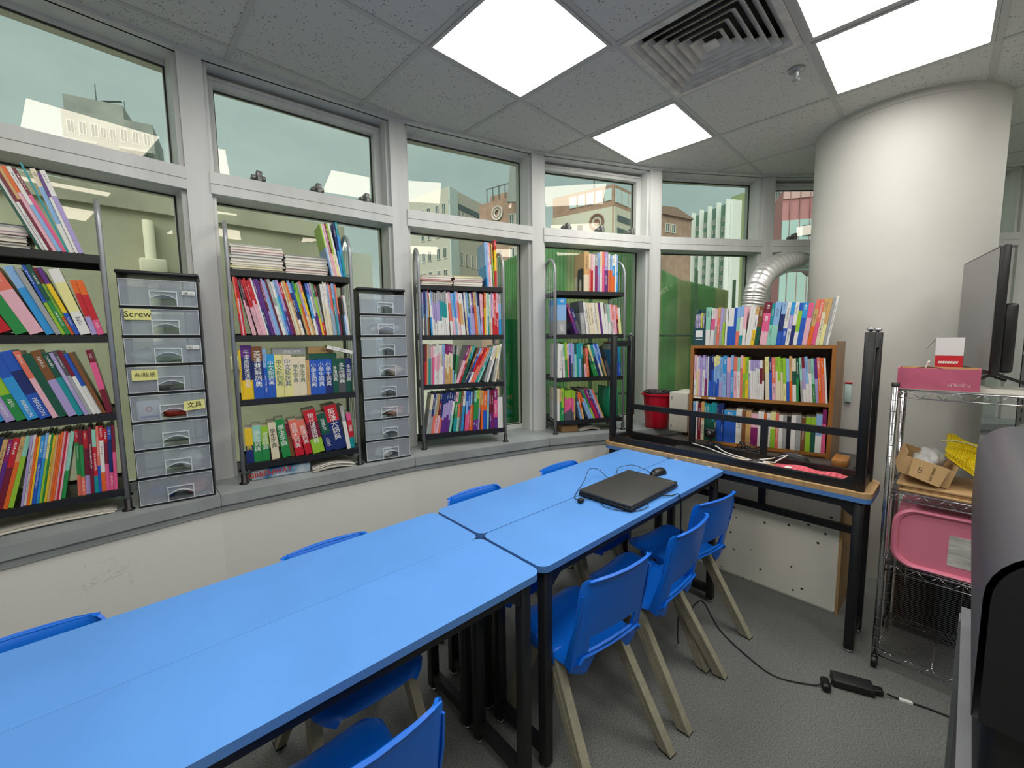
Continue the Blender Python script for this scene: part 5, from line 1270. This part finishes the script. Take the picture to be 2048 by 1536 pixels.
mb = MB(); mb.rbox(2.50, 2.75, -.40, .18, WS[1] + .0052, WS[1] + .25, .02, 2); o = mb.build('storage_box', mat('pink_plastic_box', (214, 120, 146), .45)); tag(o, 'pink plastic storage box behind the standing lid', 'storage box')

# ================================================================== PRINTER ON ITS CABINET (right foreground)
t = thing('metal_cabinet', 'grey metal cabinet under the black printer at the right edge', 'cabinet', (0, 0, 0))
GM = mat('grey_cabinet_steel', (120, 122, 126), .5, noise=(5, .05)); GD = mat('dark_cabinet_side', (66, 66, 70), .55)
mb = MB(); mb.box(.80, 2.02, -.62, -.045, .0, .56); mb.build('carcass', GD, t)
mb = MB(); mb.box(.80, 2.03, -.62, -.036, .56, .585); mb.build('top_panel', GM, t)
mb = MB(); mb.box(1.97, 2.03, -.060, -.032, .0, .56); mb.build('corner_post', GM, t)
t = thing('printer', 'large black office printer with rounded lid at the right edge', 'printer', (0, 0, 0))
PG = mat('dark_grey_plastic_shell', (74, 74, 80), .42, noise=(300, .08)); PKB = mat('printer_black', (20, 20, 24), .5)
zb = .586
mb = MB(); mb.rbox(.90, 1.92, -.56, -.058, zb, .80, .03, 4); mb.build('paper_tray', PKB, t)
mb = MB(); mb.rbox(.86, 1.94, -.58, -.046, .801, .973, .02, 4); mb.build('printer_body', PKB, t)
bm = bmesh.new(); prof = []
# rounded lid: extrude a rounded profile (y,z) along x
def rp(y0, y1, z0, z1, r, seg=8):
    out = [(y0, z0), (y1, z0)]
    for k in range(seg + 1): a = R_(90 * k / seg); out.append((y1 - r + r * math.cos(a), z1 - r + r * math.sin(a)))
    for k in range(seg + 1): a = R_(90 + 90 * k / seg); out.append((y0 + r + r * math.cos(a), z1 - r + r * math.sin(a)))
    return out
P = rp(-.60, -.034, .975, 1.240, .085)
n_ = len(P); mb = MB()
mb.add([(.84, y, z) for y, z in P] + [(1.95, y, z) for y, z in P], [(i, n_ + i, n_ + (i + 1) % n_, (i + 1) % n_) for i in range(n_)], 0, True)
mb.add([(1.95, y, z) for y, z in P], [tuple(range(n_))[::-1]]); mb.build('scanner_lid', PG, t, sharp=40)
Q = rp(-.595, -.041, .975, 1.233, .08); mb = MB()
mb.add([(.832, y, z) for y, z in Q] + [(.84, y, z) for y, z in Q], [tuple(range(n_))] + [(i, n_ + i, n_ + (i + 1) % n_, (i + 1) % n_) for i in range(n_)]); mb.build('lid_end_cap', PKB, t)
mb = MB(); mb.rbox(1.10, 1.80, -.050, -.046, .84, .845, .001, 1); mb.build('seam_strip', PG, t)

# ================================================================== BACKGROUND RIGHT: second rack with bags, window blind box
t = thing('storage_rack', 'slotted steel storage rack with bags behind the monitor', 'shelving rack', (0, 0, 0))
SLT = mat('galvanised_angle', (150, 152, 150), .45, .6)
for (x, y) in ((3.05, -.215), (3.9, -.215), (3.05, -.72), (3.9, -.72)):
    mb = MB(); mb.box(x, x + .035, y - .003, y, 0, 2.02); mb.box(x, x + .003, y - .035, y, 0, 2.02)
    for k in range(36): mb.box(x + .014, x + .020, y - .0001, y + .0006, .06 + k * .055, .085 + k * .055, 1); mb.box(x - .0006, x + .0001, y - .022, y - .016, .06 + k * .055, .085 + k * .055, 1)
    mb.build('slotted_post', [SLT, mat('slot_dark', (50, 50, 52), .7)], t)
for z in (.25, .80, 1.42, 1.95):
    mb = MB(); mb.box(3.05, 3.935, -.75, -.215, z - .02, z); mb.build('shelf', SLT, t)
blob('plastic_bag', 'knotted white plastic bag on the upper shelf of the storage rack', 'bag', Matrix.Translation((3.20, -.36, 1.951)), .24, .24, .20, PB, 31, .35)
blob('plastic_bag', 'grey plastic bag on the middle shelf of the storage rack', 'bag', Matrix.Translation((3.2, -.36, 1.421)), .26, .26, .36, PBG, 32, .3)
blob('plastic_bag', 'silvery plastic bag on the low shelf of the storage rack', 'bag', Matrix.Translation((3.2, -.36, .801)), .27, .27, .34, PBG, 33, .35)
blob('plastic_bag', 'pale bag hanging between the wire rack and the storage rack', 'bag', Matrix.Translation((2.60, -.26, .90)), .20, .16, .32, mat('pale_grey_bag', (206, 208, 204), .4, bump=(20, .7)), 34, .35)

mb = MB(); mb.rbox(WX1 + .02, WX1 + .24, WY0, WY1 - .02, .01, .47, .01, 2); o = mb.build('dark_backing_box', mat('dark_backing', (24, 24, 26), .6)); tag(o, 'black box added behind the wire rack grille to darken it', 'backing box')  # black box added so the bay behind the grille looks dark

# ================================================================== OUTSIDE: walls, screens and buildings seen through the glass
def bmat(n, c, **k): return mat(n, c, .85, **k)
# --- low beige parapet building right outside the two left windows
t = thing('neighbour_wall', 'beige rendered wall with a pipe just outside the left windows', 'building', (0, 0, 0))
BEI = bmat('weathered_beige_render', (190, 186, 160), noise=(1.2, .08)); BEI2 = bmat('beige_coping', (180, 176, 154), noise=(2, .1))
mb = MB(); mb.box(-3.2, 1.62, 4.40, 4.8, -1.0, 2.52); mb.build('rendered_wall', BEI, t)
mb = MB(); mb.box(-3.2, 1.64, 4.36, 4.84, 2.52, 2.66); mb.build('coping', BEI2, t)
mb = MB(); mb.box(1.62, 1.95, 4.45, 4.8, -1.0, 2.44); mb.build('white_return', bmat('white_render', (222, 220, 206)), t)
mb = MB(); mb.tube([(.16, 4.35, -.5), (.16, 4.35, 2.45)], .035, 10); mb.build('drain_pipe', bmat('cream_pipe', (214, 208, 182)), t)
mb = MB(); mb.rbox(.09, .25, 4.28, 4.40, 1.98, 2.16, .01, 1); mb.build('junction_box', bmat('cream_pipe', (214, 208, 182)), t)
mb = MB(); mb.box(-1.1, -.45, 4.37, 4.40, 1.55, 1.80); mb.build('pink_panel', bmat('faded_pink', (206, 178, 160)), t)
mb = MB(); mb.rbox(.62, .74, 4.36, 4.40, 1.28, 1.40, .005, 1); mb.build('socket_box', bmat('cream_pipe', (214, 208, 182)), t)
# --- helper for facades: polygon block; visible edges run left to right, real windows on them
WINM = mat('dark_window_pane', (84, 98, 98), .2); WINF = bmat('window_surround', (214, 212, 200))
WSH = {}
def wmesh(w, h):
    k = (round(w, 3), round(h, 3))
    if k not in WSH:
        m = MB(); fr = .1 * min(w, h); m.box(0, w, -.06, 0, 0, fr, 0); m.box(0, w, -.06, 0, h - fr, h, 0); m.box(0, fr, -.06, 0, fr, h - fr, 0); m.box(w - fr, w, -.06, 0, fr, h - fr, 0); m.box(w / 2 - fr / 3, w / 2 + fr / 3, -.05, 0, fr, h - fr, 0)
        m.box(fr, w - fr, -.02, 0, fr, h - fr, 1); WSH[k] = m.mesh('window', [WINF, WINM])
    return WSH[k]
def edge(A, B):
    """matrix with x along A to B, y away from the viewer"""
    d = (Vector(B) - Vector(A)).normalized()
    return Matrix(((d.x, -d.y, 0, A[0]), (d.y, d.x, 0, A[1]), (0, 0, 1, 0), (0, 0, 0, 1))), (Vector(B) - Vector(A)).length
def pbuild(name, label, poly, H_, matl, wins=(), z0=-8.0):
    t = thing(name, label, 'building', (0, 0, 0), 0, 'buildings outside the windows')
    mb = MB(); mb.prism(poly, z0, H_); mb.build('block', matl, t)
    for (e, u0, u1, n, za, zb, m, w, h) in wins:
        M, L = edge(poly[e], poly[(e + 1) % len(poly)])
        for i in range(n):
            for j in range(m):
                ob = link('window', wmesh(w, h), t); ob.matrix_world = M @ Matrix.Translation((L * (u0 + (u1 - u0) * i / max(1, n - 1)), 0, za + (zb - za) * j / max(1, m - 1)))
    return t
def slab(t, A, B, u0, u1, y0, y1, z0, z1, nm, matl):
    M, L = edge(A, B); mb = MB(); mb.box(L * u0, L * u1, y0, y1, z0, z1, M=M); return mb.build(nm, matl, t)
BRK = bmat('red_brown_brick', (172, 140, 120), noise=(2, .06)); WRG = bmat('white_ring', (226, 222, 210)); CRM = bmat('cream_face', (214, 210, 190)); ANT = bmat('antenna_grey', (110, 116, 114))
# tower with antennas behind the leftmost window
A, B = (-3.73, 68.8), (3.71, 67.2); CON = bmat('grey_concrete', (160, 160, 152), noise=(.3, .08))
t = pbuild('tower_block', 'grey tower block with roof antennas behind the leftmost window', [A, B, (5.0, 75), (-2.2, 76.5)], 27.0, CON, [(0, .05, .30, 3, 12.5, 24.5, 6, .6, 1.4), (0, .62, .88, 3, 12.5, 24.5, 6, .6, 1.4), (0, .40, .50, 2, 12.5, 24.5, 6, .5, 1.2)])
slab(t, A, B, .02, .66, .5, 7, 27, 28.7, 'roof_house', CON)
M, L = edge(A, B); mb = MB()
for q in (((2.5, 2, 28.7), (2.5, 2, 31.0)), ((4.9, 2, 27), (4.9, 2, 29.8))): mb.tube([M @ Vector(p) for p in q], .06, 6)
mb.bar(M @ Vector((3.2, 1, 28.9)), M @ Vector((4.9, 1, 29.3)), .4, .06); mb.build('antenna', ANT, t)
for (u0, u1) in ((.02, .37), (.6, .98)):
    for z in (14.2, 16.6, 19.0, 21.4, 23.8): slab(t, A, B, u0, u1, -.7, 0, z - .25, z, 'balcony_slab', bmat('pale_concrete', (182, 182, 172)))
# pale corner block, third bay
P = [(17.286, 32.273), (18.046, 27.252), (23.378, 29.204), (22.6, 34.0)]
t = pbuild('apartment_block', 'cream corner block with paired small windows behind the third bay', P, 12.9, bmat('cream_render', (196, 190, 174)), [(0, .35, .50, 2, 4.5, 11.0, 5, .45, .8), (0, .70, .85, 2, 4.5, 11.0, 5, .45, .8), (1, .08, .9, 9, 10.2, 10.2, 1, .3, 1.3), (1, .08, .9, 7, 7.4, 7.4, 1, .4, 1.0)])
slab(t, P[1], P[2], 0, 1, -.05, 0, 11.6, 12.0, 'dark_strip', WINM); slab(t, P[1], P[2], 0, .18, -.1, 0, 4, 12.9, 'pale_pier', bmat('pale_blue_render', (196, 208, 202)))  # dark strip across the upper wall, in the window pane material
# brick building with a round window
P = [(17.118, 22.352), (17.764, 18.966), (20.2, 19.5), (19.8, 22.8)]
t = pbuild('brick_building', 'brown brick building with a round window behind the third bay', P, 10.25, BRK, [(0, .72, .86, 2, 6.4, 8.4, 2, .4, .8)])
M, L = edge(P[0], P[1])
for (r0, r1, m, y) in ((.44, .34, WRG, -.05), (.34, .24, BRK, -.06), (.24, .17, WRG, -.07)):
    mb = MB(); mb.lathe([(r0, 0), (r1, 0), (r1, .05), (r0, .05)], 32, M=M @ Matrix.Translation((1.55, y, 9.45)) @ Matrix.Rotation(math.pi / 2, 4, 'X')); mb.build('round_window_ring', m, t)
slab(t, P[0], P[1], .2, .75, .3, 2.5, 10.25, 10.7, 'penthouse', BRK)
mb = MB()
for k in range(5): mb.bar(M @ Vector((.5 + k * .5, .2, 10.25)), M @ Vector((.5 + k * .5, .2, 11.2)), .05)
mb.bar(M @ Vector((.5, .2, 11.15)), M @ Vector((2.5, .2, 11.15)), .05); mb.build('railing', ANT, t)
t = thing('steel_sign', 'slanted grey steel sign structure beside the brick building', 'building', (0, 0, 0), 0, 'buildings outside the windows')
M, L = edge((16.70, 19.15), (17.62, 18.30)); mb = MB()
pr = [(.0, 9.6), (L, 9.6), (L, 13.4), (.42, 13.4)]
mb.add([tuple(M @ Vector((x, 0, z))) for x, z in pr] + [tuple(M @ Vector((x, .25, z))) for x, z in pr], [(0, 1, 2, 3), (7, 6, 5, 4), (0, 4, 5, 1), (1, 5, 6, 2), (2, 6, 7, 3), (3, 7, 4, 0)]); mb.build('steel_fin', bmat('grey_steel', (144, 148, 142)), t)
# brown corner building with glazed roof storey, fourth bay
P = [(20.95, 19.40), (21.823, 15.232), (24.3, 15.34), (23.6, 19.9)]
t = pbuild('corner_block', 'brown corner building with glazed roof storey behind the fourth bay', P, 10.76, BRK)
PSG = mat('pale_sky_glass', (206, 222, 218), .15)
for k in range(5): slab(t, P[0], P[1], .30 + k * .14, .41 + k * .14, -.05, 0, 9.85, 10.55, 'roof_window', PSG)
for k in range(3): slab(t, P[1], P[2], .06 + k * .32, .32 + k * .32, -.05, 0, 9.75, 10.55, 'roof_window', PSG)
slab(t, P[0], P[1], 0, .985, -.1, 0, 4.0, 9.45, 'cream_face', CRM); slab(t, P[1], P[2], .0, 1, -.1, 0, 4.0, 9.45, 'cream_face', CRM)
for k in range(3): slab(t, P[0], P[1], .1 + k * .17, .18 + k * .17, -.14, -.09, 7.9, 8.7, 'window', WINM)
for k in range(4): slab(t, P[1], P[2], .1, .9, -.14, -.09, 6.4 + k * .75, 6.75 + k * .75, 'window', WINM)
M, L = edge(P[0], P[1])
for (r0, r1) in ((.5, .36), (.2, .001)):
    mb = MB(); mb.lathe([(r0, 0), (r1, 0), (r1, .05), (r0, .05)], 32, M=M @ Matrix.Translation((3.2, -.12, 8.7)) @ Matrix.Rotation(math.pi / 2, 4, 'X')); mb.build('round_emblem', bmat('brown_ring', (150, 112, 96)), t)
mb = MB(); mb.tube([M @ Vector((2.0, 2, 10.7)), M @ Vector((2.0, 2, 13.5))], .05, 6); mb.build('mast', ANT, t)
# finned green slab, fifth bay
P = [(47.66, 23.1), (45.05, 17.5), (46.4, 17.09), (47.5, 16.68), (52, 20), (52.6, 24)]
t = pbuild('office_slab', 'green office slab with white vertical fins behind the fifth bay', P, 15.1, bmat('green_grey_panel', (98, 130, 114)), [(0, .02, .93, 12, 2.5, 13.4, 12, .3, .5)])
for k in range(6): slab(t, P[0], P[1], k / 5 - .008, k / 5 + .012, -.5, 0, -4, 15.4, 'fin', bmat('white_fin', (238, 240, 232)))
slab(t, P[1], P[2], .05, 1, -.3, 0, -4, 15.35, 'end_wall', bmat('white_fin', (238, 240, 232))); slab(t, P[2], P[3], 0, 1, -.3, 1.0, -4, 16.1, 'stair_tower', bmat('olive_tower', (150, 162, 116)))
# brown low roofed block left of the slab
P = [(31.48, 17.37), (34.9, 16.6), (37.5, 20), (34.5, 21.5)]
t = pbuild('low_block', 'brown low roofed block left of the finned office slab', P, 11.3, BRK, [(0, .1, .3, 2, 10.0, 10.0, 1, .5, .7)])
M, L = edge(P[0], P[1]); mb = MB(); pr = [(-.1, 11.3), (L, 11.3), (L, 11.4), (L * .4, 12.0), (-.1, 11.9)]
mb.add([tuple(M @ Vector((x, -.2, z))) for x, z in pr] + [tuple(M @ Vector((x, 3, z))) for x, z in pr], [(0, 1, 2, 3, 4), (9, 8, 7, 6, 5), (0, 5, 6, 1), (1, 6, 7, 2), (2, 7, 8, 3), (3, 8, 9, 4), (4, 9, 5, 0)]); mb.build('roof', bmat('brown_roof', (150, 124, 108)), t)
# pink building beside the column, sixth bay
P = [(16.7, 4.73), (17.2, 3.865), (17.9, 2.6), (20.5, 3.5), (19.5, 6.0)]
t = pbuild('pink_building', 'pink and pale blue clad building beyond the sixth bay', P, 6.62, bmat('dull_pink', (198, 138, 138)))
for e in (0, 1):
    slab(t, P[e], P[e + 1], 0, 1, -.06, 0, 1.0, 5.5, 'blue_panel', bmat('pale_teal_cladding', (186, 212, 206))); slab(t, P[e], P[e + 1], 0, 1, -.05, 0, 6.22, 6.62, 'light_band', bmat('light_pink', (216, 176, 170)))
    for k in range(3): slab(t, P[e], P[e + 1], .2 + k * .3, .22 + k * .3, -.08, 0, 1.0, 6.62, 'cladding_joint', bmat('joint_dark', (170, 126, 128)))
slab(t, P[0], P[1], .62, .92, -.1, -.06, 4.95, 5.3, 'window', WINM)
t = pbuild('tower_block', 'narrow grey residential tower beyond the sixth bay', [(45.8, 13.9), (46.9, 12.7), (49, 13.5), (48.5, 15)], 22, bmat('grey_beige', (184, 182, 166)), [(0, .15, .6, 2, 4, 20, 10, .5, .8)])
t = pbuild('green_block', 'pale green block beyond the rightmost bay', [(14.6, 1.2), (14.9, -8), (19, -8), (19, 1.2)], 9.5, bmat('pale_green_render', (180, 206, 190)), [(0, .06, .9, 6, 2, 8, 3, .8, 1.0)])

# --- green scaffold screen: corrugated translucent sheets outside bays 4 to 6
def sheet(name, col):
    """translucent corrugated plastic: half the light is scattered through"""
    m = bpy.data.materials.new(name); m.use_nodes = True; nt = m.node_tree; nt.nodes.clear()
    o = nt.nodes.new('ShaderNodeOutputMaterial'); a = nt.nodes.new('ShaderNodeBsdfDiffuse'); b = nt.nodes.new('ShaderNodeBsdfTranslucent'); x = nt.nodes.new('ShaderNodeMixShader'); x.inputs[0].default_value = .6
    tc = nt.nodes.new('ShaderNodeTexCoord'); n = nt.nodes.new('ShaderNodeTexNoise'); n.inputs['Scale'].default_value = 2.5; r = nt.nodes.new('ShaderNodeValToRGB')
    r.color_ramp.elements[0].position = .35; r.color_ramp.elements[0].color = rgb(tuple(q * .9 for q in col)); r.color_ramp.elements[1].position = .65; r.color_ramp.elements[1].color = rgb(col)
    nt.links.new(tc.outputs['Object'], n.inputs['Vector']); nt.links.new(n.outputs['Fac'], r.inputs['Fac'])
    for q in (a, b): nt.links.new(r.outputs['Color'], q.inputs['Color'])
    nt.links.new(a.outputs[0], x.inputs[1]); nt.links.new(b.outputs[0], x.inputs[2]); nt.links.new(x.outputs[0], o.inputs['Surface']); return m
GS = [sheet('green_corrugated_sheet', (194, 234, 190)), sheet('pale_green_sheet', (234, 240, 204)), sheet('deep_green_sheet', (44, 170, 112))]
t = thing('scaffold_screen', 'green corrugated screen on scaffold poles outside the middle windows', 'screen', (0, 0, 0))
line = [Vector((2.603, 3.028)), Vector((2.909, 2.764)), Vector((3.613, 2.245)), Vector((4.247, 1.883)), Vector((4.75, 1.58))]
line = [p + Vector((.22, .34)) for p in line]
tops = [2.30, 2.50, 2.48, 2.16, 2.05]
def onl(s):
    k = min(int(s), 3); u = s - k; return line[k].lerp(line[k + 1], u), tops[k] + (tops[k + 1] - tops[k]) * u
ns = 15
for q in range(ns):
    s0, s1 = 4 * q / ns, 4 * (q + 1) / ns; mb = MB(); m = 12
    for k in range(m):
        sa, sb = s0 + (s1 - s0) * k / m, s0 + (s1 - s0) * (k + 1) / m
        (pa, ta), (pb, tb) = onl(sa), onl(sb); dd = (pb - pa).normalized(); nn = Vector((-dd.y, dd.x))
        pa = pa + nn * (.012 if k % 2 else -.012); pb = pb + nn * (.012 if (k + 1) % 2 else -.012)
        mb.quad([(pa.x, pa.y, -.6), (pb.x, pb.y, -.6), (pb.x, pb.y, tb), (pa.x, pa.y, ta)])
    o = mb.build('sheet', GS[(0, 0, 1, 0, 0, 1, 1, 0, 0, 1, 0, 1, 0, 0, 1)[q]], t); md = o.modifiers.new('thickness', 'SOLIDIFY'); md.thickness = .003
for q in range(6):
    p, tp = onl(4 * q / 5 * .999); mb = MB(); mb.tube([(p.x - .08, p.y - .10, -.6), (p.x - .08, p.y - .10, tp + .1)], .018, 8); mb.build('pole', bmat('green_pole', (90, 120, 92)), t)
for z in (.95, 1.55):
    mb = MB(); mb.tube([(p.x - .09, p.y - .12, z) for p in line], .012, 8); mb.build('rail', bmat('green_pole', (90, 120, 92)), t)
mb = MB(); p = line[0]; mb.box(2.70, 2.86, 3.10, 3.16, -.6, 1.72); mb.build('deep_green_panel', GS[2], t)
# street-level ground far below
mb = MB(); mb.quad([(-80, -60, -8.2), (120, -60, -8.2), (120, 120, -8.2), (-80, 120, -8.2)]); o = mb.build('street_ground', bmat('street_grey', (120, 122, 118), noise=(.2, .1))); o['kind'] = 'structure'

# ================================================================== LAST: merge the smallest books into one mass (limit of about 300 single books)
bpy.context.view_layer.update()
bk = [o for o in COL.objects if o.name.split('.')[0] == 'textbook']
def seen(o):
    c = o.matrix_world @ Vector(o.data.vertices[0].co); w = o.dimensions.x * o.dimensions.z
    return w / max(.1, (c - Vector((0, 0, CAMZ))).length_squared)
bk.sort(key=seen, reverse=True)
rest = bk[300:]
if rest:
    bm = bmesh.new()
    for o in rest:
        me = o.data.copy(); me.transform(o.matrix_world); bm.from_mesh(me); bpy.data.meshes.remove(me)
    me = bpy.data.meshes.new('thin_books'); bm.to_mesh(me); bm.free(); me.materials.append(BOOK)
    for o in rest: bpy.data.objects.remove(o)
    o = link('thin_books', me); tag(o, 'remaining thin books in the gaps of the racks and bookcase', 'books', None, 'stuff')
